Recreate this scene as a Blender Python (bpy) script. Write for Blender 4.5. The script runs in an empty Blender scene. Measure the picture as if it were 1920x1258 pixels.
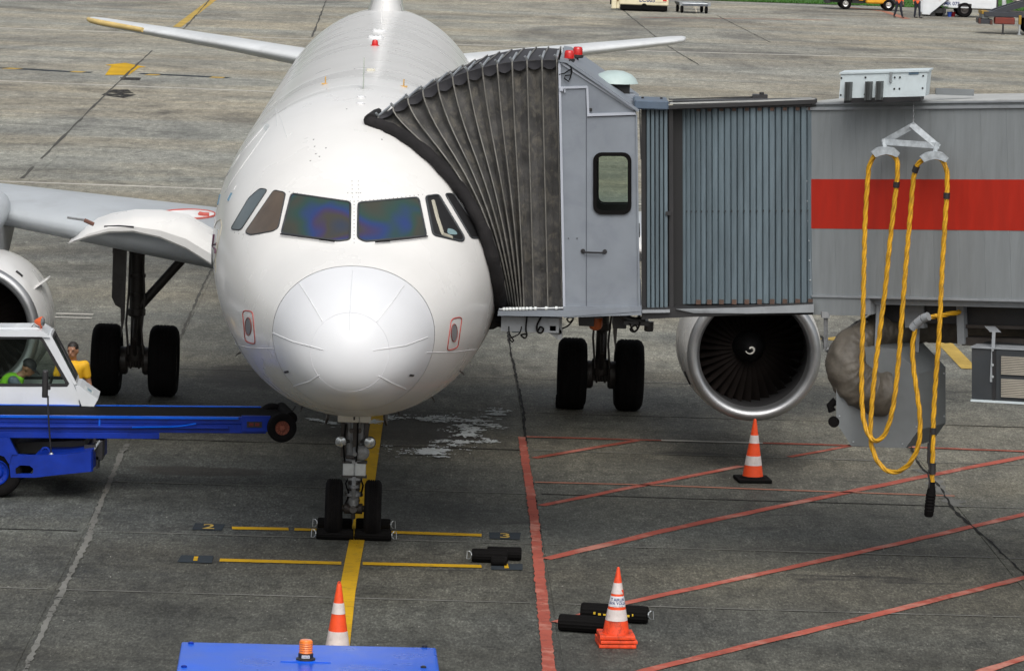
import bpy, bmesh, math, random
from mathutils import Vector, Matrix, noise
from mathutils.bvhtree import BVHTree
from mathutils.geometry import tessellate_polygon
random.seed(7)
R = math.radians
PI = math.pi
SC = bpy.context.scene
COL = SC.collection
# ------------------------------------------------------------ camera
FPX, CH, PITCH, ROLL = 7326.75, 8.996, .123, .0337      # focal length in 1920-wide pixels, eye height, tilt, roll
cd = bpy.data.cameras.new('camera'); cam = bpy.data.objects.new('camera', cd); COL.objects.link(cam)
cd.sensor_width = 36; cd.lens = 36*FPX/1920; cd.clip_start = .5; cd.clip_end = 6000
cam.matrix_world = Matrix.Translation((0, 0, CH)) @ Matrix.Rotation(PI/2-PITCH, 4, 'X') @ Matrix.Rotation(ROLL, 4, 'Z')
SC.camera = cam
# ------------------------------------------------------------ overcast sky and soft sun
SUN_EL, SUN_AZ = R(50), R(172)      # azimuth measured from +Y towards +X
w = bpy.data.worlds.new('World'); SC.world = w; w.use_nodes = True
nt = w.node_tree; nt.nodes.clear()
wo = nt.nodes.new('ShaderNodeOutputWorld'); bg = nt.nodes.new('ShaderNodeBackground')
sk = nt.nodes.new('ShaderNodeTexSky'); sk.sky_type = 'NISHITA'; sk.sun_disc = False
sk.sun_elevation = SUN_EL; sk.sun_rotation = SUN_AZ; sk.dust_density = 6; sk.air_density = 1.2; sk.ozone_density = 1
hs = nt.nodes.new('ShaderNodeHueSaturation'); hs.inputs['Saturation'].default_value = .3
nt.links.new(sk.outputs[0], hs.inputs['Color']); nt.links.new(hs.outputs[0], bg.inputs[0]); nt.links.new(bg.outputs[0], wo.inputs[0])
bg.inputs[1].default_value = .15
sl = bpy.data.lights.new('sun', 'SUN'); sl.energy = .95; sl.angle = R(60); sl.color = (1, .97, .92)
so = bpy.data.objects.new('sun', sl); COL.objects.link(so)
sd = Vector((math.sin(SUN_AZ)*math.cos(SUN_EL), math.cos(SUN_AZ)*math.cos(SUN_EL), math.sin(SUN_EL)))
so.rotation_euler = sd.to_track_quat('Z', 'Y').to_euler(); so.location = (0, 0, 60)
vs = SC.view_settings; vs.view_transform = 'Standard'; vs.look = 'None'; vs.gamma = 1; vs.use_curve_mapping = False
vs.exposure = 0.0
SC.cycles.max_bounces = 8

# ------------------------------------------------------------ photo point -> place in the world
_fw = Vector((0, math.cos(PITCH), -math.sin(PITCH))); _up = Vector((0, math.sin(PITCH), math.cos(PITCH)))
def ray(px, py):
    dx, dy = px-960, py-629
    x = dx*math.cos(ROLL)+dy*math.sin(ROLL); y = -dx*math.sin(ROLL)+dy*math.cos(ROLL)
    return Vector((1, 0, 0))*(x/FPX) - _up*(y/FPX) + _fw
def g(px, py, z=0.0):
    v = ray(px, py); return Vector((0, 0, CH))+v*((z-CH)/v.z)
def dp(px, py, d):
    v = ray(px, py); return Vector((0, 0, CH))+v*(d/v.y)

# ------------------------------------------------------------ objects
ROOTM = {}
def tag(o, label=None, cat=None, group=None, kind=None):
    if label: o['label'] = label
    if cat: o['category'] = cat
    if group: o['group'] = group
    if kind: o['kind'] = kind
    return o
def thing(name, loc, label, cat, group=None, rz=0.0):
    o = bpy.data.objects.new(name, None); COL.objects.link(o); o.empty_display_size = .3
    o.location = loc; o.rotation_euler = (0, 0, rz)
    ROOTM[o] = Matrix.Translation(loc) @ Matrix.Rotation(rz, 4, 'Z')
    return tag(o, label, cat, group)
def copy_tree(o, parent=None):
    c = o.copy(); COL.objects.link(c)
    if parent: c.parent = parent
    for ch in list(o.children): copy_tree(ch, c)
    return c

class MB:
    def __init__(s): s.bm = bmesh.new()
    def verts(s, pts): return [s.bm.verts.new(p) for p in pts]
    def face(s, vs):
        try: return s.bm.faces.new(vs)
        except ValueError: return None
    def poly(s, pts): s.face(s.verts(pts)); return s
    def box(s, a, b, m=None, bevel=0.0, seg=1):
        a, b = Vector(a), Vector(b)
        lo = Vector((min(a.x, b.x), min(a.y, b.y), min(a.z, b.z))); hi = Vector((max(a.x, b.x), max(a.y, b.y), max(a.z, b.z)))
        t = bmesh.new()
        P = [(x, y, z) for x in (lo.x, hi.x) for y in (lo.y, hi.y) for z in (lo.z, hi.z)]
        v = [t.verts.new(p) for p in P]
        for f in ((0, 1, 3, 2), (4, 6, 7, 5), (0, 4, 5, 1), (2, 3, 7, 6), (0, 2, 6, 4), (1, 5, 7, 3)): t.faces.new([v[i] for i in f])
        if bevel > 0:
            bevel = min(bevel, .45*min(hi.x-lo.x, hi.y-lo.y, hi.z-lo.z))
            bmesh.ops.bevel(t, geom=list(t.edges), offset=bevel, segments=seg, profile=.7, affect='EDGES')
        s._merge(t, m); return s
    def _merge(s, t, m=None):
        mp = {}
        for v in t.verts: mp[v] = s.bm.verts.new(m @ v.co if m else v.co)
        for f in t.faces: s.face([mp[v] for v in f.verts])
        t.free()
    def ring(s, c, ax, r, n, ref=None, ry=None):
        ax = Vector(ax).normalized()
        ref = Vector(ref) if ref else (Vector((0, 0, 1)) if abs(ax.z) < .9 else Vector((1, 0, 0)))
        u = (ref-ax*ref.dot(ax)).normalized(); v = ax.cross(u)
        return [s.bm.verts.new(Vector(c)+u*(math.cos(2*PI*i/n)*r)+v*(math.sin(2*PI*i/n)*(ry or r))) for i in range(n)]
    def bridge(s, A, B):
        n = len(A)
        for i in range(n): s.face([A[i], A[(i+1) % n], B[(i+1) % n], B[i]])
    def cyl(s, p0, p1, r0, r1=None, n=16, cap=True):
        p0, p1 = Vector(p0), Vector(p1); r1 = r0 if r1 is None else r1
        A = s.ring(p0, p1-p0, r0, n); B = s.ring(p1, p1-p0, r1, n); s.bridge(A, B)
        if cap: s.face(A[::-1]); s.face(B)
        return s
    def lathe(s, prof, o, ax, n=32, cap=True):
        """prof: list of (radius, distance along axis)"""
        o, ax = Vector(o), Vector(ax).normalized(); last = None
        for r, d in prof:
            c = s.ring(o+ax*d, ax, max(r, 1e-4), n)
            if last: s.bridge(last, c)
            elif cap: s.face(c[::-1])
            last = c
        if cap: s.face(last)
        return s
    def tube(s, pts, r, n=8, cap=True, closed=False):
        pts = [Vector(p) for p in pts]; rings = []; ref = None
        N = len(pts)
        for i, p in enumerate(pts):
            a = pts[(i-1) % N] if (i or closed) else pts[0]; b = pts[(i+1) % N] if (i < N-1 or closed) else pts[-1]
            t = (b-a).normalized()
            if ref is None: ref = Vector((0, 0, 1)) if abs(t.z) < .9 else Vector((1, 0, 0))
            u = (ref-t*ref.dot(t)).normalized(); v = t.cross(u); ref = u
            rr = r[i] if isinstance(r, (list, tuple)) else r
            rings.append([s.bm.verts.new(p+u*(math.cos(2*PI*k/n)*rr)+v*(math.sin(2*PI*k/n)*rr)) for k in range(n)])
        for A, B in zip(rings, rings[1:]): s.bridge(A, B)
        if closed: s.bridge(rings[-1], rings[0])
        elif cap: s.face(rings[0][::-1]); s.face(rings[-1])
        return s
    def prism(s, pts, d):
        """closed outline extruded by vector d"""
        A = s.verts(pts); B = s.verts([Vector(p)+Vector(d) for p in pts]); s.bridge(A, B)
        s.face(A[::-1]); s.face(B); return s
    def holed(s, outer, holes, d):
        """plate with holes, extruded by d"""
        loops = [[Vector(p) for p in outer]]+[[Vector(p) for p in h] for h in holes]
        tris = tessellate_polygon(loops); flat = [p for l in loops for p in l]
        A = s.verts(flat); B = s.verts([p+Vector(d) for p in flat])
        for t in tris: s.face([A[i] for i in t]); s.face([B[i] for i in reversed(t)])
        k = 0
        for l in loops:
            n = len(l)
            for i in range(n): s.face([A[k+i], A[k+(i+1) % n], B[k+(i+1) % n], B[k+i]])
            k += n
        return s
    def grid(s, rows, closed=False):
        V = [s.verts(r) for r in rows]
        for A, B in zip(V, V[1:]):
            n = len(A)
            for i in range(n if closed else n-1): s.face([A[i], A[(i+1) % n], B[(i+1) % n], B[i]])
        return V
    def build(s, name, mat, parent=None, world=False, smooth=None, label=None, **kw):
        bm = s.bm
        bmesh.ops.recalc_face_normals(bm, faces=bm.faces)
        top = parent
        while top is not None and top.parent is not None: top = top.parent
        if world and top is not None: bmesh.ops.transform(bm, matrix=ROOTM[top].inverted(), verts=bm.verts)
        me = bpy.data.meshes.new(name); bm.to_mesh(me); bm.free()
        if smooth is not None:
            me.polygons.foreach_set('use_smooth', [True]*len(me.polygons))
            me.set_sharp_from_angle(angle=R(smooth))
        o = bpy.data.objects.new(name, me); COL.objects.link(o)
        if mat: me.materials.append(mat)
        if parent: o.parent = parent
        if label: o['label'] = label
        return tag(o, kw.get('lab'), kw.get('cat'), kw.get('group'), kw.get('kind'))
def inst(o, parent=None, loc=None, name=None):
    c = o.copy(); COL.objects.link(c)
    if parent: c.parent = parent
    if loc: c.location = loc
    return c
def text_bm(txt, size, m, depth=.002, font_space=1.0, wrap=None, bold=.0):
    cu = bpy.data.curves.new('t', 'FONT'); cu.body = txt; cu.size = size; cu.align_x = 'CENTER'; cu.align_y = 'CENTER'; cu.space_character = font_space
    cu.offset = bold
    cu.extrude = depth; cu.resolution_u = 3
    o = bpy.data.objects.new('t', cu); COL.objects.link(o)
    dg = bpy.context.evaluated_depsgraph_get(); me = bpy.data.meshes.new_from_object(o.evaluated_get(dg))
    mb = MB(); mb.bm.from_mesh(me)
    for v in mb.bm.verts: v.co = wrap(v.co) if wrap else m @ v.co
    bpy.data.objects.remove(o); bpy.data.curves.remove(cu); bpy.data.meshes.remove(me)
    return mb

# ------------------------------------------------------------ materials
def nodes(name):
    m = bpy.data.materials.new(name); m.use_nodes = True; n = m.node_tree
    return m, n, n.nodes['Principled BSDF'], n.links.new
def nn(n, t, **kw):
    x = n.nodes.new(t)
    for k, v in kw.items():
        if k.startswith('i_'):
            key = k[2:]; key = int(key) if key.isdigit() else key
            x.inputs[key].default_value = v
        else: setattr(x, k, v)
    return x
def ramp(n, fac, stops, link, interp='LINEAR'):
    r = n.nodes.new('ShaderNodeValToRGB'); r.color_ramp.interpolation = interp
    e = r.color_ramp.elements
    while len(e) < len(stops): e.new(.5)
    for x, (p, c) in zip(e, stops): x.position = p; x.color = (c, c, c, 1) if isinstance(c, (int, float)) else (*c, 1)
    link(fac, r.inputs[0]); return r.outputs[0]
def mix(n, link, a, b, fac, mode='MIX'):
    x = n.nodes.new('ShaderNodeMix'); x.data_type = 'RGBA'; x.blend_type = mode
    for s, v in ((6, a), (7, b), (0, fac)):
        if hasattr(v, 'is_linked') or hasattr(v, 'node'): link(v, x.inputs[s])
        elif s == 0: x.inputs[0].default_value = v
        else: x.inputs[s].default_value = (*v, 1)
    return x.outputs[2]
def noi(n, link, scale, det=4, vec=None, rough=.55, dist=0):
    x = nn(n, 'ShaderNodeTexNoise'); x.inputs['Scale'].default_value = scale; x.inputs['Detail'].default_value = det
    x.inputs['Roughness'].default_value = rough; x.inputs['Distortion'].default_value = dist
    if vec: link(vec, x.inputs['Vector'])
    return x.outputs[0]
def coords(n, link, scale=(1, 1, 1), world=False):
    if world: src = n.nodes.new('ShaderNodeNewGeometry').outputs['Position']
    else: src = n.nodes.new('ShaderNodeTexCoord').outputs['Object']
    mp = nn(n, 'ShaderNodeMapping'); mp.inputs['Scale'].default_value = scale; link(src, mp.inputs['Vector'])
    return mp.outputs[0]
def M(name, col, rough=.5, metal=0, var=.15, scale=2.5, grime=.0, bump=0, bscale=60, coat=0, spec=.5, streak=(1, 1, 1), dirt=(.05, .045, .04), emit=0, rvar=.12, objrand=0):
    m, n, b, L = nodes(name)
    c = coords(n, L, streak)
    f = noi(n, L, scale, 5, c)
    lo = tuple(x*(1-var) for x in col); hi = tuple(min(1, x*(1+var*.6)) for x in col)
    out = mix(n, L, lo, hi, ramp(n, f, [(.3, 0), (.7, 1)], L))
    if grime:
        f2 = noi(n, L, scale*1.7, 8, c, .7, .6)
        gf = ramp(n, f2, [(.48, 0), (.72, grime)], L)
        out = mix(n, L, out, dirt, gf)
    if objrand:
        oi = n.nodes.new('ShaderNodeObjectInfo')
        mr = nn(n, 'ShaderNodeMapRange'); L(oi.outputs['Random'], mr.inputs[0]); mr.inputs[3].default_value = 1-objrand; mr.inputs[4].default_value = 1+objrand*.4
        h2 = nn(n, 'ShaderNodeHueSaturation'); L(mr.outputs[0], h2.inputs['Value']); L(out, h2.inputs['Color']); out = h2.outputs[0]
    L(out, b.inputs['Base Color'])
    rr = nn(n, 'ShaderNodeMapRange'); L(f, rr.inputs[0]); rr.inputs[3].default_value = max(.03, rough-rvar); rr.inputs[4].default_value = min(1, rough+rvar)
    L(rr.outputs[0], b.inputs['Roughness'])
    b.inputs['Metallic'].default_value = metal; b.inputs['Coat Weight'].default_value = coat; b.inputs['Specular IOR Level'].default_value = spec
    b.inputs['Coat Roughness'].default_value = .08
    if bump:
        f3 = noi(n, L, bscale, 3, c)
        bp = nn(n, 'ShaderNodeBump'); bp.inputs['Strength'].default_value = bump; bp.inputs['Distance'].default_value = .02
        L(f3, bp.inputs['Height']); L(bp.outputs[0], b.inputs['Normal'])
    if emit:
        b.inputs['Emission Color'].default_value = (*col, 1); b.inputs['Emission Strength'].default_value = emit
    return m
def glass(name, col=(.8, .85, .82), alpha=.25, rough=.05):
    m, n, b, L = nodes(name)
    b.inputs['Base Color'].default_value = (.012, .014, .013, 1); b.inputs['Roughness'].default_value = rough
    tr = n.nodes.new('ShaderNodeBsdfTransparent'); mx = n.nodes.new('ShaderNodeMixShader'); mx.inputs[0].default_value = alpha
    tr.inputs[0].default_value = (*[min(1, .4+c*.6) for c in col], 1)
    L(tr.outputs[0], mx.inputs[1]); L(b.outputs[0], mx.inputs[2]); L(mx.outputs[0], n.nodes['Material Output'].inputs[0])
    return m

def ground_mat():
    m, n, b, L = nodes('stained_concrete')
    P = n.nodes.new('ShaderNodeNewGeometry').outputs['Position']
    sep = n.nodes.new('ShaderNodeSeparateXYZ'); L(P, sep.inputs[0])
    def mapped(sc, rot=0):
        mp = nn(n, 'ShaderNodeMapping'); mp.inputs['Scale'].default_value = sc; mp.inputs['Rotation'].default_value = (0, 0, rot); L(P, mp.inputs[0]); return mp.outputs[0]
    # old dark stand surface near the gate turning into bleached concrete further out
    nlow = noi(n, L, 1, 4, mapped((.10, .035, 1)), .6)
    ma = nn(n, 'ShaderNodeMath', operation='MULTIPLY_ADD'); L(nlow, ma.inputs[0]); ma.inputs[1].default_value = 26; L(sep.outputs[1], ma.inputs[2])
    mx = nn(n, 'ShaderNodeMath', operation='MULTIPLY_ADD'); L(sep.outputs[0], mx.inputs[0]); mx.inputs[1].default_value = .9; L(ma.outputs[0], mx.inputs[2])
    mr = nn(n, 'ShaderNodeMapRange'); L(mx.outputs[0], mr.inputs[0]); mr.inputs[1].default_value = 56; mr.inputs[2].default_value = 128
    base = ramp(n, mr.outputs[0], [(0, (.086, .090, .084)), (.16, (.104, .106, .095)), (.4, (.205, .204, .182)), (.75, (.29, .283, .246)), (1, (.33, .32, .28))], L)
    # blotches and long streaks lying across the stand
    s1 = noi(n, L, 1, 7, mapped((.10, .24, 1)), .72, 1.2)
    base = mix(n, L, base, (1, 1, 1), 1.0, 'MULTIPLY') if False else base
    k1 = ramp(n, s1, [(.32, .62), (.45, .90), (.55, 1.0), (.70, 1.12)], L)
    base = mix(n, L, base, k1, 1.0, 'MULTIPLY')
    s2 = noi(n, L, .75, 8, mapped((1, .6, 1)), .75, .5)
    k2 = ramp(n, s2, [(.30, .50), (.45, .92), (.56, 1.05), (.7, 1.40)], L)
    base = mix(n, L, base, k2, .85, 'MULTIPLY')
    # warm and bluish tints
    s3 = noi(n, L, 1, 3, mapped((.045, .16, 1)))
    base = mix(n, L, base, ramp(n, s3, [(.36, (.95, 1.0, 1.03)), (.64, (1.08, 1.0, .86))], L), .8, 'MULTIPLY')
    s7 = noi(n, L, 1, 5, mapped((.11, .055, 1), .5), .62, 1.5)
    base = mix(n, L, base, ramp(n, s7, [(.34, (.50, .50, .51)), (.47, (.88, .88, .87)), (.58, (1.04, 1.03, 1.0)), (.70, (1.22, 1.19, 1.10))], L), .9, 'MULTIPLY')
    s8 = noi(n, L, 1, 5, mapped((3.6, 1.1, 1)), .75, .6)
    base = mix(n, L, base, ramp(n, s8, [(.30, .52), (.44, .88), (.55, 1.04), (.70, 1.42)], L), .85, 'MULTIPLY')
    s9 = noi(n, L, 1, 2, mapped((16, 5, 1)), .6)
    base = mix(n, L, base, (.42, .41, .37), ramp(n, s9, [(.715, 0), (.75, .55)], L))
    # aggregate grain
    s4 = noi(n, L, 7, 7, mapped((1, .55, 1)), .92)
    base = mix(n, L, base, ramp(n, s4, [(.28, .30), (.44, .80), (.52, 1.05), (.62, 1.5), (.78, 2.3)], L), .85, 'MULTIPLY')
    s6 = noi(n, L, 1, 3, mapped((34, 8.5, 1)), .7)
    base = mix(n, L, base, ramp(n, s6, [(.30, .35), (.45, .82), (.53, 1.02), (.62, 1.45), (.72, 2.2)], L), .8, 'MULTIPLY')
    vo = nn(n, 'ShaderNodeTexVoronoi'); vo.inputs['Scale'].default_value = 24; L(mapped((1, 1, 1)), vo.inputs['Vector'])
    gr = ramp(n, vo.outputs['Distance'], [(.0, 1.5), (.25, 1.0), (.7, .85)], L)
    base = mix(n, L, base, gr, .8, 'MULTIPLY')
    # oil and rubber marks
    s5 = noi(n, L, 1, 7, mapped((.5, 1.6, 1), .06), .7, 1.2)
    base = mix(n, L, base, (.022, .021, .02), ramp(n, s5, [(.60, 0), (.70, .8)], L))
    # damp brown stains, with shade under belly and engine painted into the colour
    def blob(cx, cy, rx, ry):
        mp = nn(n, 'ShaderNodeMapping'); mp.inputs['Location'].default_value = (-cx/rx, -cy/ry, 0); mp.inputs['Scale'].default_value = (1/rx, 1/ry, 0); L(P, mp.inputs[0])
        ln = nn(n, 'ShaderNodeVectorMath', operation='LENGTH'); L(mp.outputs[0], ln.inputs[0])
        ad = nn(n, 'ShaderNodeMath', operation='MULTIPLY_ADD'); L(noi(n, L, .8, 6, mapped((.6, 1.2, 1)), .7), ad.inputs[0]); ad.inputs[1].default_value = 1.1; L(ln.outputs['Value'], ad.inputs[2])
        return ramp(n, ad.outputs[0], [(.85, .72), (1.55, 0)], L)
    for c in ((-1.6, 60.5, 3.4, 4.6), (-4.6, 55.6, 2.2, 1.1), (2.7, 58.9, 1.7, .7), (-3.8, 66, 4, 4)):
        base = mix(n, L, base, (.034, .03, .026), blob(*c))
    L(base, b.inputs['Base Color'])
    rr = ramp(n, s2, [(.3, .62), (.7, .88)], L); L(rr, b.inputs['Roughness'])
    b.inputs['Specular IOR Level'].default_value = .32
    bp = nn(n, 'ShaderNodeBump'); bp.inputs['Strength'].default_value = .5; bp.inputs['Distance'].default_value = .012
    L(s4, bp.inputs['Height']); L(bp.outputs[0], b.inputs['Normal'])
    return m
def paint_mat(name, col, wear=.5, col2=None, sc=5.0):
    """worn road paint: the concrete shows through where it has flaked"""
    m, n, b, L = nodes(name)
    P = n.nodes.new('ShaderNodeNewGeometry').outputs['Position']
    f1 = noi(n, L, sc, 9, P, .82); f2 = noi(n, L, .7, 4, P, .6)
    c = mix(n, L, tuple(x*.72 for x in col), col, ramp(n, f2, [(.35, 0), (.65, 1)], L))
    if col2: c = mix(n, L, c, col2, ramp(n, noi(n, L, 1.3, 5, P, .7), [(.5, 0), (.62, 1)], L))
    c = mix(n, L, c, (.06, .055, .05), ramp(n, f1, [(.52, 0), (.70, .6)], L))
    L(c, b.inputs['Base Color']); b.inputs['Roughness'].default_value = .8; b.inputs['Specular IOR Level'].default_value = .15
    av = nn(n, 'ShaderNodeMath', operation='MULTIPLY_ADD'); L(f2, av.inputs[0]); av.inputs[1].default_value = .35; L(f1, av.inputs[2])
    a = ramp(n, av.outputs[0], [(.40+.22*wear, 0), (.44+.22*wear, 1)], L)
    tr = n.nodes.new('ShaderNodeBsdfTransparent'); mx = n.nodes.new('ShaderNodeMixShader')
    L(a, mx.inputs[0]); L(tr.outputs[0], mx.inputs[1]); L(b.outputs[0], mx.inputs[2]); L(mx.outputs[0], n.nodes['Material Output'].inputs[0])
    return m

GROUND = ground_mat()
P_YEL = paint_mat('worn_yellow_paint', (.62, .37, .015), .42)
P_YEL2 = paint_mat('faded_yellow_paint', (.52, .36, .09), .5)
P_RED = paint_mat('worn_red_paint', (.42, .105, .075), .42, (.46, .20, .155))
P_DRED = paint_mat('dull_red_paint', (.30, .075, .05), .45, (.45, .16, .12))
P_PINK = paint_mat('faded_pink_paint', (.42, .19, .13), .45)
P_WHITE = paint_mat('worn_white_paint', (.55, .53, .48), .5)
P_DARK = paint_mat('dark_blue_grey_paint', (.035, .045, .055), .2)
P_TAR = paint_mat('black_tar', (.018, .017, .016), .35)
P_JOINT = paint_mat('weathered_joint', (.085, .082, .074), .65)
P_OIL = paint_mat('soaked_oil', (.03, .029, .028), .95, sc=1.6)
P_GREY = paint_mat('pale_grey_filler', (.19, .19, .175), .75)
WHITE = M('aircraft_white', (.73, .728, .712), .28, var=.06, scale=.8, coat=.2, spec=.4, rvar=.06, grime=.10, dirt=(.55, .52, .46))
RADOME = M('radome_white', (.665, .68, .705), .38, var=.04, scale=1.2, coat=.05, spec=.35, rvar=.05)
WINGW = M('wing_grey_white', (.62, .645, .66), .35, var=.08, scale=1, grime=.25, dirt=(.3, .29, .27))
WINGG = M('wing_upper_grey', (.40, .43, .455), .4, var=.1, scale=1, grime=.3, dirt=(.24, .24, .24))
LIPM = M('polished_lip', (.46, .47, .48), .40, metal=.9, var=.15, scale=2)
RUB = M('tyre_rubber', (.007, .0066, .007), .88, var=.3, bump=.2, grime=.25, dirt=(.02, .018, .016), spec=.1)
RUBB = M('black_rubber', (.005, .0047, .0047), .8, var=.3, spec=.1)
GEARG = M('gear_grey', (.24, .25, .26), .42, var=.2, scale=6, grime=.55, dirt=(.04, .035, .03))
GEARD = M('gear_dirty', (.040, .034, .031), .5, var=.35, scale=6, grime=.6, dirt=(.012, .011, .01))
STEEL = M('galvanised', (.42, .45, .47), .42, metal=.6, var=.25, scale=9, grime=.3, dirt=(.2, .2, .2))
CHROME = M('bright_steel', (.7, .7, .7), .2, metal=1)
DARK = M('dark_void', (.008, .008, .009), .6)
BLKP = M('black_paint', (.02, .02, .022), .45, var=.2, grime=.2, dirt=(.06, .05, .045))
BLUE = M('blue_paint', (.001, .026, .30), .42, var=.25, scale=3, coat=.1, spec=.35, grime=.35, dirt=(.01, .02, .10))
BLUER = M('blue_roof_sheen_paint', (.0, .10, .66), .30, var=.18, scale=1.8, coat=.12, spec=.3, rvar=.16, grime=.22, dirt=(.03, .14, .50))  # paler mottling stands in for reflective patches on the roof
ORANGE = M('cone_orange', (.80, .075, .012), .5, var=.15, scale=5, grime=.25, dirt=(.25, .03, .015))
CREFL = M('cone_white_band', (.62, .56, .54), .4, var=.15, scale=9, grime=.35, dirt=(.3, .25, .22))
AMBER = M('amber_lens', (.85, .20, .015), .2, var=.1, coat=.5)
REDL = M('red_lens', (.55, .008, .008), .2, var=.15, coat=.6)
INK = M('navy_ink', (.02, .04, .16), .5)
CABG = M('cab_grey', (.20, .225, .258), .45, var=.14, scale=1.6, grime=.4, dirt=(.125, .14, .18), bump=.06, bscale=80)
TUNG = M('tunnel_grey', (.225, .245, .255), .5, var=.12, scale=2.2, grime=.4, dirt=(.145, .155, .16), streak=(3, 3, .3), bump=.05, bscale=120, objrand=.07)
TRIM = M('trim_grey', (.27, .29, .31), .5, var=.15, scale=3, grime=.4, dirt=(.12, .12, .12))
ROOFG = M('roof_pale_grey', (.42, .43, .42), .6, var=.15, scale=2, grime=.4, dirt=(.22, .22, .2))
STRIPE = M('red_stripe', (.42, .013, .001), .6, grime=.25, dirt=(.33, .02, .01), var=.14, scale=3, streak=(3, 3, .5), objrand=.05)
SLAT = M('slat_blue_grey', (.112, .152, .178), .42, var=.2, scale=3, streak=(4, 4, .4), grime=.4, dirt=(.06, .075, .085), objrand=.18)
RUST = M('rusty_bracket', (.10, .06, .045), .8, var=.4, scale=12, grime=.5)
FABR = M('bellows_fabric', (.080, .079, .078), .8, var=.5, scale=4.2, grime=.8, dirt=(.19, .175, .145), bump=.3, bscale=25)
FABD = M('bellows_valance', (.032, .032, .038), .75, var=.3, bump=.2, bscale=20)
BUMPM = M('bumper_rubber', (.016, .015, .016), .85, var=.45, bump=.9, bscale=9, spec=.25, grime=.3, dirt=(.035, .032, .03))
ROD = M('hoop_rod', (.17, .165, .15), .5, metal=.3, var=.25, scale=10)
CABLE = M('yellow_cable', (.62, .33, .010), .55, var=.3, scale=5, grime=.6, dirt=(.26, .13, .02))
DUCT = M('brown_duct_cloth', (.095, .083, .066), .55, var=.35, scale=5, bump=.5, bscale=14, grime=.35, dirt=(.06, .052, .044))
BOXG = M('box_grey', (.155, .17, .178), .45, var=.12, scale=3, grime=.3, dirt=(.12, .12, .12))
LWHITE = M('box_white', (.58, .66, .69), .45, var=.08, grime=.25, dirt=(.3, .32, .32))
DKGREY = M('dark_grey_panel', (.034, .039, .044), .5, var=.15, grime=.3)
TAN = M('louvre_tan', (.40, .37, .31), .5, var=.2)
CREAM = M('cream_paint', (.70, .64, .46), .45, var=.1, grime=.2, dirt=(.4, .36, .26))
YELT = M('truck_yellow', (.75, .36, .015), .4, var=.12, coat=.3)
VWHITE = M('vehicle_white', (.66, .69, .72), .35, var=.06, coat=.3, grime=.15, dirt=(.4, .4, .4))
GLDARK = M('dark_glass', (.012, .014, .016), .06, var=.1, rvar=.02)
CLEAR = glass('clear_glass', (.86, .93, .88), .09)
# ============================================================ GROUND
YAW = .0256; AX, AY = -2.0054, 50.606          # where the nose wheels stand and which way the aircraft lies
mb = MB(); mb.poly([(-1500, -200, -.012), (1500, -200, -.012), (1500, 250.2, -.012), (-1500, 250.2, -.012)])
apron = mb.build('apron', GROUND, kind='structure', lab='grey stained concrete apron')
ROOTM[apron] = Matrix.Identity(4)
# grass beyond the apron: uneven mown sheet to the horizon
GR = M('mown_grass', (.045, .13, .018), .8, var=.45, scale=.6, spec=.2, bump=.4, bscale=8)
mb = MB()
rows = []
for j in range(16):
    y = 250.2+j*j*6.0+(0 if j == 0 else 4)
    rows.append([(x*34-800, y+(noise.noise(Vector((x*.9, j, 0)))*.8 if j else 0), (.02 if j == 0 else .05+.12*noise.noise(Vector((x*.7, j*.8, 3))))) for x in range(48)])
mb.grid(rows); grass = mb.build('grass', GR, kind='structure', lab='bright green mown grass beyond the apron', smooth=60)
mb = MB(); rnd = random.Random(3)
for i in range(9000):
    x = rnd.uniform(-6, 38); y = 250.4+rnd.random()**2*40; h = rnd.uniform(.05, .16); a = rnd.uniform(0, PI)
    dx, dy = math.cos(a)*.05, math.sin(a)*.05
    mb.poly([(x-dx, y-dy, 0.0), (x+dx, y+dy, 0.0), (x+rnd.uniform(-.05, .05), y+rnd.uniform(-.05, .05), h)])
mb.build('grass_tuft', GR, kind='stuff', cat='grass', lab='short grass blades along the far apron edge')
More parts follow.
